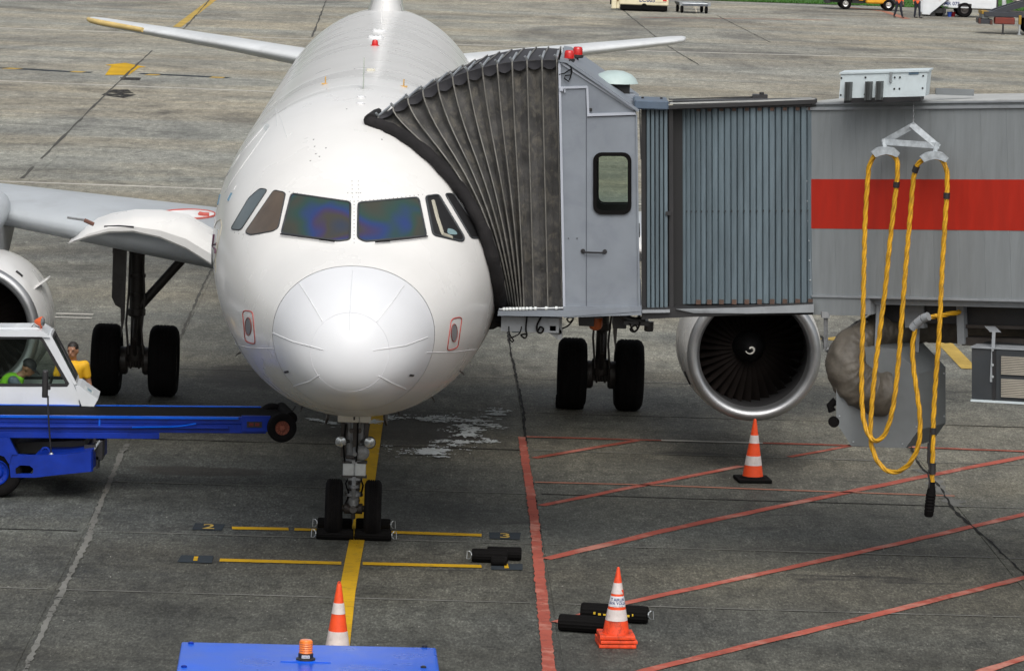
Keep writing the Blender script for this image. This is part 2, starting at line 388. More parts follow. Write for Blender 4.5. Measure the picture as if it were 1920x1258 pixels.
# paving slabs: cast bays 6 m by 4.05 m, each one a piece; beyond them the joints shrink to hairlines
Rz = Matrix.Rotation(YAW, 4, 'Z'); T0 = Matrix.Translation((AX, AY, 0)) @ Rz
mb = MB(); mb.box((-2.993, -2.0205, -.2), (2.993, 2.0205, 0), bevel=.005)
slab = mb.build('slab', GROUND, apron)
first = True
for k in range(-1, 17):
    for i in range(-6, 7):
        if abs(i) > 3 and k < 6 and i != 4 and i != -4: continue
        c = T0 @ Vector((-3.5+6*i+3, -4.13-4.05+4.05*k+2.02-.05, 0))
        o = slab if first else inst(slab, apron); first = False
        o.location = (c.x, c.y, -.001-.004*random.random()); o.rotation_euler = (random.uniform(-.0005, .0005), random.uniform(-.0004, .0004), YAW)
ZM = .006
def strip(pts, wd, name, mat, z=ZM, jag=0.0, seg=.35, parent=apron, world=False, **kw):
    """painted line along photo points (or world points), width in metres"""
    P = [Vector((p[0], p[1], 0)) if world else g(*p) for p in pts]
    Q = []
    for a, b in zip(P, P[1:]):
        n = max(1, int((b-a).length/seg)) if jag else 1
        Q += [a.lerp(b, i/n) for i in range(n)]
    Q.append(P[-1]); mb = MB(); rows = []
    for i, q in enumerate(Q):
        t = (Q[min(i+1, len(Q)-1)]-Q[max(i-1, 0)]).normalized(); s = Vector((-t.y, t.x, 0))
        w2 = wd[0]+(wd[1]-wd[0])*i/(len(Q)-1) if isinstance(wd, tuple) else wd
        o1, o2 = (random.uniform(-jag, jag) for _ in range(2)) if jag else (0, 0)
        rows.append([(q+s*(w2/2+o1)).to_tuple()[:2]+(z,), (q-s*(w2/2+o2)).to_tuple()[:2]+(z,)])
    mb.grid(rows); o = mb.build(name, mat, parent)
    for f in o.data.polygons:
        if f.normal.z < 0: f.flip()
    return o
def gpoly(pts, name, mat, z=ZM):
    mb = MB(); mb.poly([(*g(*p).to_tuple()[:2], z) for p in pts]); return mb.build(name, mat, apron)
strip([(640, 1205), (651, 1110), (663, 1045), (686, 930), (706, 795), (717, 735), (735, 640)], .20, 'centre_line', P_YEL, z=ZM+.004)
strip([(628, 1310), (640, 1205)], .20, 'centre_line', P_YEL, z=ZM+.004)
strip([(412, 1050), (640, 1056)], .2, 'stop_bar', P_YEL); strip([(680, 1056.5), (903, 1062)], .2, 'stop_bar', P_YEL)
strip([(435, 990), (541, 992)], .2, 'stop_bar', P_YEL); strip([(552, 992.5), (655, 995.5)], .18, 'stop_bar', P_YEL); strip([(676, 996), (903, 1003.5)], .2, 'stop_bar', P_YEL)
for q in ([(340, 1041), (401, 1042), (397, 1056), (332, 1054)], [(366, 981), (422, 983), (416, 995), (360, 993)],
          [(917, 998), (977, 999), (974, 1012), (918, 1010)], [(921, 1058), (980, 1057), (980, 1069), (921, 1068)]):
    gpoly(q, 'number_panel', P_DARK, ZM)
gpoly([(364, 1044), (372, 1044), (370, 1052), (362, 1052)], 'painted_number', P_YEL, ZM+.004)
gpoly([(945, 1058), (952, 1058), (954, 1066), (946, 1066)], 'painted_number', P_YEL, ZM+.004)
def ground_digit(ch, px, py, sx, sy, mat):
    p = g(px, py); m = Matrix.Translation((p.x, p.y, ZM+.005)) @ Matrix.Rotation(YAW, 4, 'Z') @ Matrix.Diagonal((sx, sy, 1, 1))
    text_bm(ch, 1.0, m, .0004, bold=.012).build('painted_number', mat, apron)
ground_digit('2', 391.5, 988.4, .34, .50, P_YEL2); ground_digit('3', 947, 1005.4, .33, .48, P_YEL2)
# red equipment area
strip([(978, 820), (1000, 960), (1014, 1100), (1030, 1258), (1036, 1330)], (.115, .15), 'boundary_line', P_RED, z=ZM+.004, jag=.012, seg=.12)
strip([(1002, 859), (1100, 842), (1195, 826)], .13, 'hatch_line', P_DRED, jag=.01)
strip([(1014, 948), (1200, 911), (1390, 874)], .14, 'hatch_line', P_RED, jag=.012); strip([(1480, 857), (1600, 835), (1640, 828)], .12, 'hatch_line', P_DRED, jag=.015)
strip([(1024, 1048), (1250, 994), (1500, 941), (1720, 896), (1960, 849)], .17, 'hatch_line', P_RED, jag=.012)
strip([(1042, 1167), (1170, 1131), (1500, 1060), (1760, 1002), (1980, 950)], .15, 'hatch_line', P_RED, jag=.012)
strip([(1150, 1275), (1215, 1256), (1600, 1163), (1960, 1073)], .155, 'hatch_line', P_RED, jag=.012)
strip([(1700, 1310), (1850, 1256), (1980, 1215)], .155, 'hatch_line', P_RED, jag=.012)
strip([(984, 819), (1240, 826)], .12, 'edge_line', P_DRED, jag=.015); strip([(1240, 826), (1430, 831)], .12, 'edge_line', P_WHITE, z=ZM+.001, jag=.015); strip([(1430, 831), (1700, 838), (1960, 848)], .13, 'edge_line', P_DRED, jag=.015)
strip([(1003, 904), (1200, 909), (1500, 920), (1790, 930)], .09, 'edge_line', P_PINK, jag=.008)
# far markings
strip([(-13.6-40, 103.2), (-7.2, 101.8), (40, 100.6)], .28, 'white_line', P_WHITE, world=True, z=-.0)
strip([(-60, 148.0), (-9, 143.0), (60, 139)], .4, 'white_line', P_WHITE, world=True, z=-.004)
strip([(-60, 185.6), (4, 182.2), (60, 190)], .5, 'white_line', P_WHITE, world=True, z=-.004)
strip([(9.9, 72), (60, 78)], .2, 'white_line', P_WHITE, world=True)
strip([(105, 588), (175, 590)], .22, 'white_line', P_WHITE); strip([(100, 595), (172, 597)], .16, 'white_line', P_WHITE)
strip([(332, 51), (402, -2)], (.42, .42), 'taxi_line', P_YEL2, z=-.004)
strip([(1768, 640), (1818, 692)], .3, 'taxi_line', P_YEL2); strip([(1548, 637), (1590, 632)], .3, 'taxi_line', P_YEL2)
gpoly([(197, 141), (241, 141), (261, 127), (274, 126), (235, 118), (197, 122), (209, 124)], 'painted_arrow', P_YEL, -.004)
strip([(0, 127), (120, 134), (172, 136)], .8, 'dash_line', P_DARK, z=-.008); strip([(262, 138), (430, 146)], .8, 'dash_line', P_DARK, z=-.008)
for a in ([(10, 128), (36, 129.5)], [(134, 134.5), (158, 135.5)], [(275, 140), (298, 141)], [(395, 145), (420, 146)]): strip(a, .75, 'yellow_dash', P_YEL2, z=-.002)
strip([(1575, 12.5), (1660, 22), (1700, 36)], .5, 'red_line', P_PINK, z=-.004); strip([(1200, 33), (1560, 38)], .35, 'red_line', P_PINK, z=-.004)
strip([(1840, 28), (1852, 31)], .6, 'yellow_dash', P_YEL2, z=-.004)
strip([(1340, 4), (1560, 13), (1640, 11)], .3, 'white_line', P_WHITE, z=-.004)
# tar-filled and patched joints (they follow the slab joints)
J = lambda x, y: tuple((T0 @ Vector((x, y-5.07, 0))).to_tuple()[:2])
strip([J(2.5, 7.6), J(2.47, 12), J(2.54, 17), J(2.5, 25), J(2.5, 40)], .035, 'tar_seam', P_TAR, world=True, jag=.02, seg=.25, z=ZM+.001)
strip([J(2.45, 4.5), J(2.47, 8.4)], .06, 'tar_seam', P_TAR, world=True, jag=.03, seg=.2, z=ZM+.001)
strip([J(-3.55, 14), J(-3.5, 20), J(-3.6, 34), J(-3.6, 58), J(-3.6, 76)], .035, 'tar_seam', P_JOINT, world=True, jag=.02, seg=.4, z=ZM+.001)
strip([(100, 1140), (165, 1010), (190, 940), (228, 850), (240, 832)], .075, 'filler_seam', P_GREY, jag=.02, seg=.13, z=ZM+.001)
strip([(40, 1275), (62, 1222), (100, 1140)], .06, 'filler_seam', P_GREY, jag=.016, seg=.12, z=ZM+.001)
strip([(1705, 830), (1722, 870), (1760, 910), (1790, 958), (1850, 1010), (1930, 1085)], .035, 'tar_seam', P_TAR, jag=.02, seg=.2, z=ZM+.001)
strip([(1730, 880), (1775, 930), (1800, 950)], .22, 'filler_seam', P_GREY, jag=.09, seg=.12, z=ZM-.0005)
strip([(1540, 630), (1556, 672), (1567, 690)], .05, 'tar_seam', P_TAR, jag=.02, seg=.4, z=ZM+.001)
for a in ([(1148, 0), (1180, 30), (1230, 70)], [(395, -2), (340, 60)], [(40, 335), (190, 185), (285, 95)], [(612, 0), (585, 70)], [(1225, 70), (1310, 122)], [(1345, 30), (1445, 80)]):
    strip(a, .075, 'tar_seam', P_JOINT, z=-.003, jag=.03, seg=1.5)
# oily patch far left and seams across the bays
for q in ([(190, 178), (212, 168), (240, 168), (255, 178), (232, 184)], [(225, 145), (265, 146), (262, 151), (228, 150)]): gpoly(q, 'oil_patch', P_OIL, -.005)
for k in range(0, 6):
    y = -4.13+4.05*k-.05+.02
    for xa in (-9.5, -3.5, 2.5, 8.5):
        strip([J(xa+.1, y+5.07), J(xa+3, y+5.07+random.uniform(-.02, .02)), J(xa+5.9, y+5.07)], .045, 'filler_seam', P_GREY if (k+int(xa)) % 4 else P_TAR, world=True, jag=.015, seg=.4, z=ZM-.002)
# white liquid spilled on the ground beside the nose wheel
def spill():
    mb = MB(); st = .018
    c1 = [g(*p) for p in ((735, 783), (790, 787), (850, 785), (885, 790), (940, 773))]
    c2 = [g(*p) for p in ((862, 790), (880, 805), (872, 828), (820, 845), (760, 848))]
    c3 = [g(*p) for p in ((590, 790), (640, 800), (700, 792))]
    c4 = [g(*p) for p in ((865, 802), (905, 808), (918, 800))]
    c5 = [g(*p) for p in ((870, 820), (920, 826))]
    def dist(p):
        best = 9
        for ch, wd in ((c1, .62), (c2, .85), (c3, .35), (c4, .6), (c5, .5)):
            for a, b in zip(ch, ch[1:]):
                ab = b-a; t = max(0, min(1, (p-a).dot(ab)/ab.length_squared)); q = p-(a+ab*t)
                best = min(best, math.hypot(q.x*2.2, q.y)/wd)
        return best
    xs, ys = -4.9, 57.2
    for i in range(280):
        for j in range(250):
            p = Vector((xs+i*st, ys+j*st*1.3, 0)); d = dist(p)
            if d > 1.3: continue
            nz = .8*noise.fractal(Vector((p.x*2.2, p.y*3.2, 1)), .7, 2.1, 7)+.45*noise.noise(Vector((p.x*17, p.y*9, 7)))+.25*noise.noise(Vector((p.x*45, p.y*22, 2)))
            if nz > -.10+d*.62: mb.poly([(p.x, p.y, ZM+.008), (p.x+st, p.y, ZM+.008), (p.x+st, p.y+st*1.3, ZM+.008), (p.x, p.y+st*1.3, ZM+.008)])
    bmesh.ops.remove_doubles(mb.bm, verts=mb.bm.verts, dist=.001)
    mb.build('liquid_spill', paint_mat('white_liquid', (.62, .66, .66), .45, sc=9), lab='white liquid splashed on the dark ground under the nose', cat='spill', kind='stuff')
spill()
# ============================================================ AIRLINER (local frame: x to the right of the picture, y aft of the nose wheel, z up)
N0 = 5.07
plane = thing('airliner', (AX, AY, 0), 'white twin-engine airliner parked nose-on with the boarding bridge against its side', 'airplane', rz=YAW)
PM = ROOTM[plane]; PI_ = PM.inverted(); PR = PI_.to_3x3()
def loc(v): return PI_ @ v
ST = [  # station, top, bottom, half width, height of the widest point
 (0, 3.0, 3.0, .0, 3.0), (.04, 3.235, 2.785, .235, 3.0), (.15, 3.44, 2.62, .44, 3.02), (.35, 3.64, 2.50, .64, 3.05), (.7, 3.845, 2.36, .83, 3.12), (1.15, 4.02, 2.25, .99, 3.2),
 (1.9, 4.30, 2.09, 1.27, 3.33), (2.6, 4.78, 1.97, 1.50, 3.47), (3.3, 5.19, 1.86, 1.69, 3.6), (4.0, 5.46, 1.78, 1.82, 3.7), (5.0, 5.71, 1.725, 1.92, 3.8), (6.2, 5.85, 1.70, 1.965, 3.86), (8, 5.90, 1.69, 1.975, 3.88),
 (12, 5.9, 1.69, 1.975, 3.88), (20, 5.9, 1.69, 1.975, 3.88), (26.5, 5.9, 1.69, 1.975, 3.88), (29, 5.9, 2.0, 1.90, 4.0), (31, 5.88, 2.6, 1.66, 4.3), (33, 5.8, 3.25, 1.28, 4.6), (35, 5.62, 3.95, .82, 4.82), (36.8, 5.35, 4.6, .4, 4.98), (37.5, 5.1, 4.95, .06, 5.02)]
def pchip(xs, ys, x):
    n = len(xs); i = max(0, min(n-2, next((k for k in range(n-1) if x <= xs[k+1]), n-2)))
    h = [xs[k+1]-xs[k] for k in range(n-1)]; d = [(ys[k+1]-ys[k])/h[k] for k in range(n-1)]
    def sl(k):
        if k == 0: return d[0]
        if k == n-1: return d[-1]
        if d[k-1]*d[k] <= 0: return 0
        w1, w2 = 2*h[k]+h[k-1], h[k]+2*h[k-1]; return (w1+w2)/(w1/d[k-1]+w2/d[k])
    t = (x-xs[i])/h[i]; m0, m1 = sl(i)*h[i], sl(i+1)*h[i]
    return (2*t**3-3*t*t+1)*ys[i]+(t**3-2*t*t+t)*m0+(-2*t**3+3*t*t)*ys[i+1]+(t**3-t*t)*m1
_sx = [math.sqrt(s[0]) if s[0] < 3 else math.sqrt(3)+(s[0]-3)/(2*math.sqrt(3)) for s in ST]
def sec(Y):
    q = math.sqrt(Y) if Y < 3 else math.sqrt(3)+(Y-3)/(2*math.sqrt(3))
    return [pchip(_sx, [s[k] for s in ST], q) for k in (1, 2, 3, 4)]
def fus(Y, th, off=0):
    t, b, wd, zm = sec(Y); c, s = math.cos(th), math.sin(th)
    e = .93 if Y < 6 else 1.0
    x = math.copysign(abs(s)**e, s)*(wd+off); z = zm+((t-zm+off)*c if c > 0 else (zm-b+off)*c)
    return Vector((x, Y-N0, z))
NS = 112
def loft(Ys, off=0):
    mb = MB(); mb.grid([[fus(Y, 2*PI*i/NS, off) for i in range(NS)] for Y in Ys], closed=True); return mb
YR = 1.10
ynose = [YR*(i/16)**2 for i in range(1, 17)]
mb = MB(); rows = [[fus(Y, 2*PI*i/NS) for i in range(NS)] for Y in ynose]
V = mb.grid(rows, closed=True); tip = mb.bm.verts.new((0, -N0, 3.0))
for i in range(NS): mb.face([V[0][i], V[0][(i+1) % NS], tip])
radome = mb.build('radome', RADOME, plane, smooth=50)
ybody = [YR+.012]+[YR+.012+(8-YR)*i/40 for i in range(1, 41)]+[9+i for i in range(17)]+[26.5+i*.5 for i in range(1, 23)]
mb = loft(ybody); fuselage = mb.build('fuselage', WHITE, plane, smooth=50)
mb = MB(); mb.grid([[fus(YR-.01, 2*PI*i/NS, -.012) for i in range(NS)], [fus(YR+.03, 2*PI*i/NS, -.012) for i in range(NS)]], closed=True)
mb.build('radome_seam', M('seam_grey', (.60, .61, .62), .6), radome)
# everything that lies on the skin is found by sighting onto the skin
mb = loft([.03+YR*(i/30) for i in range(31)]+ybody[1:]); bm_ = mb.bm; bmesh.ops.recalc_face_normals(bm_, faces=bm_.faces)
SKIN = BVHTree.FromBMesh(bm_); bm_.free()
EYE = loc(Vector((0, 0, CH)))
def skin(px, py, off=0.0):
    d = (PR @ ray(px, py)).normalized(); h = SKIN.ray_cast(EYE, d)
    if h[0] is None:
        # graze: nearest skin point to the sight line
        p = EYE+d*50; q = SKIN.find_nearest(p); return q[0]+q[1]*off, q[1]
    nrm = h[1] if h[1].dot(d) < 0 else -h[1]
    return h[0]+nrm*off, nrm
def near(p, off):
    q = SKIN.find_nearest(p); nrm = q[1]
    c = Vector((0, p.y, 3.7))
    if nrm.dot(p-c) < 0: nrm = -nrm
    return q[0]+nrm*off
def dens(pts, closed=True, st=6):
    out = []; n = len(pts)
    for i in range(n if closed else n-1):
        a, b = pts[i], pts[(i+1) % n]; k = max(1, int(math.hypot(b[0]-a[0], b[1]-a[1])/st))
        out += [(a[0]+(b[0]-a[0])*j/k, a[1]+(b[1]-a[1])*j/k) for j in range(k)]
    if not closed: out.append(pts[-1])
    return out
def roundc(pts, r=6, k=4):
    out = []; n = len(pts)
    for i in range(n):
        p, a, b = Vector(pts[i]), Vector(pts[i-1]), Vector(pts[(i+1) % n])
        d1, d2 = (a-p), (b-p); q1 = p+d1.normalized()*min(r, d1.length*.4); q2 = p+d2.normalized()*min(r, d2.length*.4)
        for j in range(k+1):
            t = j/k; out.append(tuple((1-t)**2*q1+2*t*(1-t)*p+t*t*q2))
    return out
def patch(pix, off, name, mat, parent, rim=None, rimw=.022, mirror=False):
    """pane lying on the skin, filled from its middle outward, with its rim"""
    L = dens(roundc(pix), True, 7); c = (sum(p[0] for p in L)/len(L), sum(p[1] for p in L)/len(L))
    mb = MB(); rows = []
    K = 7
    for k in range(K+1):
        t = k/K; rows.append([skin(c[0]+(x-c[0])*max(t, .02), c[1]+(y-c[1])*max(t, .02), off)[0] for x, y in L])
    V = mb.grid(rows, closed=True); mb.face(V[0])
    o = mb.build(name, mat, parent, smooth=60)
    if rim:
        mb = MB(); mb.tube([skin(x, y, .006)[0] for x, y in L], rimw, n=6, closed=True); mb.build('frame', rim, o, smooth=60)
    return o
def line(pix, r, name, mat, parent, off=.003, st=5, n=5):
    mb = MB(); mb.tube([skin(x, y, off)[0] for x, y in dens(pix, False, st)], r, n=n); return mb.build(name, mat, parent, smooth=60)
# windscreen glass, its iridescent sheen painted into the base colour
def sheen_glass():
    m, n, b, L = nodes('iridescent_windscreen'); c = coords(n, L)
    f = noi(n, L, 1.05, 2, c, .45, .4)
    col = ramp(n, f, [(.28, (.030, .040, .040)), (.40, (.046, .048, .036)), (.47, (.024, .056, .048)), (.53, (.020, .040, .14)), (.58, (.045, .034, .085)), (.63, (.050, .046, .034)), (.74, (.025, .040, .08))], L)
    L(col, b.inputs['Base Color']); b.inputs['Roughness'].default_value = .05; b.inputs['Specular IOR Level'].default_value = .45
    return m
SHEEN = sheen_glass(); SIDEG = M('bluish_reflection_glass', (.09, .115, .125), .10, var=.3, scale=1.2); SIDEB = M('brownish_reflection_glass', (.10, .075, .055), .10, var=.4, scale=1.3, grime=.3, dirt=(.06, .06, .06))  # tints stand in for bluish and brownish reflections in the side panes
WRIM = M('window_seal', (.035, .04, .045), .6)
WPAN = [([(547, 364), (657, 380), (656, 450), (634, 453), (528, 438)], SHEEN), ([(672, 381), (784, 371), (799, 443), (684, 454), (671, 447)], SHEEN),
        ([(514, 357), (536, 362), (522, 428), (512, 434), (470, 441), (460, 436)], SIDEB), ([(488, 354), (502, 356), (452, 432), (433, 430), (467, 372)], SIDEG)]
for i, (p, mt) in enumerate(WPAN): patch(p, .008, 'windscreen' if i < 2 else 'side_window', mt, fuselage, WRIM, .014 if i < 2 else .008)
# right side: the first window is slid open, the second half hidden by the bridge
op = patch([(798, 369), (822, 366), (870, 446), (866, 453), (812, 441)], .006, 'side_window', DARK, fuselage, WRIM, .016, )
op['label'] = 'side window slid open'
line([(811, 378), (819, 410), (829, 440), (846, 447)], .024, 'window_edge', M('cream_trim', (.46, .44, .36), .5), op, off=.012)
patch([(838, 428), (852, 432), (858, 441), (838, 440)], .010, 'cockpit_panel', M('teal_panel', (.20, .30, .32), .5), op)
patch([(834, 364), (850, 364), (905, 446), (883, 447)], .007, 'side_window', DARK, fuselage, WRIM, .012)
# rivets round the windscreen, as raised heads
mb = MB()
for pl in ([(543, 360), (600, 370), (664, 378)], [(664, 378), (730, 373), (792, 365)], [(664, 384), (664, 455)], [(660, 340), (661, 370)], [(672, 340), (672, 370)], [(652, 362), (676, 362)], [(486, 440), (512, 362)], [(440, 436), (456, 440)]):
    for q in dens(pl, False, 7.0):
        p, nr = skin(q[0], q[1], 0); mb.lathe([(.008, 0), (.007, .003), (.003, .005)], p, nr, 6)
mb.build('rivet_row', M('rivet_grey', (.28, .28, .28), .4, metal=.5), fuselage, kind='stuff')
# wipers
for pl, bl in (([(622, 456), (575, 449), (528, 442)], [(628, 457), (600, 453)]), ([(703, 458), (750, 453), (800, 446)], [(703, 458), (730, 456)])):
    wp = line(pl, .010, 'wiper', BLKP, fuselage, off=.03)
    line(bl, .010, 'wiper_blade', RUBB, wp, off=.03)
# lightning strips, nose cap joint and placards
STRIPM = M('strip_white', (.74, .75, .76), .4)
for a in ([(561, 531), (583, 565), (605, 603)], [(758, 535), (733, 570), (706, 604)], [(511, 624), (550, 641), (607, 656)], [(802, 632), (760, 648), (700, 657)], [(550, 724), (580, 715), (599, 703)], [(761, 729), (735, 718), (709, 704)]): line(a, .0055, 'lightning_strip', STRIPM, radome, off=.003)
line([(661, 508), (657, 560), (655, 620)], .004, 'panel_seam', RADOME, radome, off=.001)
cap = []
for i in range(48):
    a = 2*PI*i/48; cap.append((656+74*math.cos(a), 660+74*math.sin(a)))
mb = MB(); mb.tube([skin(x, y, .0)[0] for x, y in cap], .003, n=5, closed=True); mb.build('nose_cap_seam', M('cap_seam', (.6, .6, .64), .5), radome)
for cx, dx in ((467, 1), (852, -1)):
    q = [(cx-13, 582-6*(dx < 0)+(0 if dx > 0 else 18)), (cx+5, 583+(0 if dx > 0 else 12)), (cx+12, 640+(0 if dx > 0 else 14)), (cx-5, 645+(0 if dx > 0 else 14))]
    if dx < 0: q = [(846, 598), (866, 594), (858, 652), (838, 658)]
    else: q = [(455, 582), (474, 584), (479, 646), (460, 640)]
    L = dens(roundc(q, 7), True, 5); mb = MB(); mb.tube([skin(x, y, .002)[0] for x, y in L], .008, n=5, closed=True)
    pl = mb.build('placard_border', M('placard_red', (.42, .05, .04), .5), fuselage)
    cy = 612 if dx > 0 else 624; cc = 466 if dx > 0 else 851
    patch([(cc+6*math.cos(a*PI/6)+(0 if dx > 0 else 0), cy+17*math.sin(a*PI/6)) for a in range(12)], .004, 'static_port', M('port_grey', (.22, .22, .23), .5), pl, M('port_rim', (.3, .06, .05), .5), .005)
for q in ([(532, 696), (541, 694), (543, 698), (534, 700)], [(768, 701), (777, 702), (775, 706), (766, 705)]): patch(q, .006, 'sensor_plate', BLKP, fuselage)
line([(437, 645), (470, 652), (513, 654)], .005, 'panel_seam', M('seam_white', (.7, .7, .72), .5), fuselage, off=.001); line([(800, 661), (850, 660), (893, 655)], .005, 'panel_seam', bpy.data.materials['seam_white'], fuselage, off=.001)
# service door outline, joint lines and airline roundel on the left flank
SEAM = M('skin_seam', (.60, .61, .61), .5)
line([(416, 345), (450, 290), (497, 236), (505, 240), (470, 290), (440, 332), (422, 362)], .007, 'door_outline', SEAM, fuselage, off=.001)
patch([(492, 237), (500, 231), (507, 236), (499, 248)], .004, 'door_strip', M('door_grey', (.55, .58, .58), .5), fuselage)
line([(408, 368), (415, 352)], .02, 'letter_mark', M('letter_blue', (.10, .20, .28), .5), fuselage); line([(409, 384), (413, 366)], .012, 'letter_mark', bpy.data.materials['letter_blue'], fuselage)
ov = [(396, 512), (393, 470), (398, 436), (407, 416), (414, 412), (416, 424), (411, 450), (404, 485)]
line(ov+[ov[0]], .006, 'emblem_ring', M('emblem_gold', (.42, .38, .28), .5), fuselage, off=.002)
PUR = M('emblem_purple', (.10, .02, .06), .5)
line([(402, 440), (400, 458)], .018, 'emblem_mark', PUR, fuselage); line([(395, 456), (399, 461), (396, 475)], .018, 'emblem_mark', PUR, fuselage)
line([(520, 205), (538, 258), (548, 250)], .004, 'panel_seam', SEAM, fuselage, off=.0005); line([(517, 203), (519, 237)], .006, 'panel_seam', SEAM, fuselage, off=.0005)
mb = MB()
for q in ((590, 275), (611, 278), (592, 289), (599, 294), (582, 302), (612, 168), (640, 90), (665, 130), (742, 96), (747, 82), (728, 97), (650, 205), (588, 262), (700, 240), (716, 262)):
    p, nr = skin(*q, 0); mb.lathe([(.012, 0), (.011, .003), (.003, .005)], p, nr, 8)
mb.build('drain_rivet', M('rivet_dark', (.16, .16, .16), .5), fuselage, kind='stuff')
for Yj in (6.45, 9.6):
    mb = MB(); mb.tube([fus(Yj, a*2*PI/NS, -.001) for a in range(NS)], .0022, n=4, closed=True); mb.build('panel_seam', SEAM, fuselage)
mb = MB(); mb.tube([fus(Y, -.75, -.001) for Y in [6.5+i for i in range(20)]], .002, n=4); mb.build('panel_seam', SEAM, fuselage)
# roof fittings
p, nr = skin(681, 166); mb = MB(); mb.prism([p+Vector((-.006, -.11, -.02)), p+Vector((-.006, .16, -.02)), p+Vector((-.006, .15, .06)), p+Vector((-.006, .10, .40)), p+Vector((-.006, .05, .40))], (.013, 0, 0)); mb.build('blade_antenna', M('antenna_green', (.26, .30, .26), .5), fuselage)
p, nr = skin(690, 133); mb = MB(); mb.box(p+Vector((-.02, -.05, -.01)), p+Vector((.10, .05, .03)), bevel=.01); mb.build('antenna_plate', M('antenna_cream', (.6, .58, .48), .5), fuselage)
for q in ((677, 183), (676, 195)):
    p, nr = skin(*q); mb = MB(); mb.lathe([(.055, -.005), (.055, .012), (.045, .02), (.002, .022)], p, nr, 20); mb.build('antenna_disc', STRIPM, fuselage, smooth=40)
for q, rr in (((705, 72), .13), ((711, 60), .12)):
    p, nr = skin(*q); mb = MB(); mb.lathe([(rr, -.01), (rr, .015), (rr*.9, .03), (.002, .034)], p, nr, 24)
    for k in range(8):
        a = k*PI/4; e = Vector((math.cos(a), math.sin(a), 0))*rr*.75; mb.lathe([(.012, .03), (.012, .042)], p+e, nr, 6)
    mb.build('antenna_disc', STRIPM, fuselage, smooth=40)
p, nr = skin(703, 86); mb = MB(); mb.lathe([(.07, 0), (.07, .01), (.05, .012), (.048, .06), (.038, .085), (.002, .095)], p, (0, 0, 1), 20); mb.build('beacon_light', REDL, fuselage, smooth=40)
p, nr = skin(716, 44); mb = MB(); mb.prism([p+Vector((-.006, -.1, -.02)), p+Vector((-.006, .25, -.02)), p+Vector((-.006, .2, .45)), p+Vector((-.006, .13, .45))], (.013, 0, 0)); mb.build('blade_antenna', SEAM, fuselage)
OCH = M('ochre_probe', (.55, .33, .10), .4)
for q in ((610, 158), (757, 163)):
    p, nr = skin(*q); mb = MB(); mb.cyl(p, p+Vector((0, 0, .10)), .009, n=6); mb.box(p+Vector((-.05, -.03, -.005)), p+Vector((.05, .03, .012))); mb.build('ice_probe', OCH, fuselage)
# pitot heads and vanes along the chin
for q in ((446, 664), (563, 772), (751, 785), (812, 748), (862, 695)):
    p, nr = skin(*q)
    s = Vector((p.x, 0, p.z-3.4)).normalized(); mb = MB()
    mb.tube([p-s*.03, p+s*.04, p+s*.06+Vector((0, -.03, 0)), p+s*.065+Vector((0, -.11, 0))], [.014, .011, .009, .006], n=7); mb.build('pitot_probe', GEARD, fuselage, smooth=40)
# ---- fin, tailplane
def wing_surface(secs, name, mat, parent, n=18, mirror=1):
    """secs: (leading edge point, chord, thickness, twist z at trailing edge)"""
    mb = MB(); rows = []
    for le, ch, th, dz, camb in secs:
        up = []; lo = []
        for i in range(n+1):
            t = (1-math.cos(PI*i/n))/2
            y = 5*th*(.2969*math.sqrt(t)-.126*t-.3516*t*t+.2843*t**3-.1015*t**4); cz = camb*4*t*(1-t)
            up.append(Vector((le[0]*mirror, le[1]+t*ch, le[2]+(y+cz)*ch+dz*t))); lo.append(Vector((le[0]*mirror, le[1]+t*ch, le[2]+(-y+cz)*ch+dz*t)))
        rows.append(up[::-1]+lo[1:])
    V = mb.grid(rows, closed=True)
    mb.face(V[0][::-1]); mb.face(V[-1]); return mb.build(name, mat, parent, smooth=50)
for sgn in (-1, 1):
    tp = wing_surface([((.9, 31.0-N0, 4.72), 3.9, .10, -.05, 0), ((3.0, 33.05-N0, 4.93), 2.9, .10, -.03, 0), ((5.9, 35.45-N0, 5.20), 1.7, .10, 0, 0), ((6.15, 35.75-N0, 5.225), 1.35, .10, 0, 0), ((6.225, 36.1-N0, 5.235), .9, .09, 0, 0)], 'tailplane', WINGW, plane, mirror=sgn)
    if sgn < 0:
        mb = MB(); le = [(5.0, 34.70-N0, 5.117), (5.9, 35.45-N0, 5.20), (6.15, 35.75-N0, 5.226), (6.24, 36.15-N0, 5.236)]
        mb.tube([Vector((-a, b-.01, c+.01)) for a, b, c in le], [.05, .06, .055, .04], n=8); mb.build('tip_edge', M('tip_yellow', (.62, .46, .18), .5), tp, smooth=50)
mb = MB(); rows = []
for z, y0, ch, t in ((5.55, 28.6, 7.2, .080), (5.95, 29.2, 6.6, .066), (6.4, 30.2, 5.7, .058), (9, 32.6, 4.0, .05), (11.7, 34.6, 2.3, .045)):
    sec_ = []
    for i in range(25):
        u = i/24; tt = (1-math.cos(PI*u))/2; th = 5*t*(.2969*math.sqrt(tt)-.126*tt-.3516*tt*tt+.2843*tt**3-.1015*tt**4)*ch*1.5
        sec_.append((th, y0+tt*ch-N0, z))
    rows.append([Vector((a, b, c)) for a, b, c in sec_]+[Vector((-a, b, c)) for a, b, c in sec_[-2:0:-1]])
V = mb.grid(rows, closed=True); mb.face(V[-1]); mb.build('fin', WHITE, plane, smooth=50)
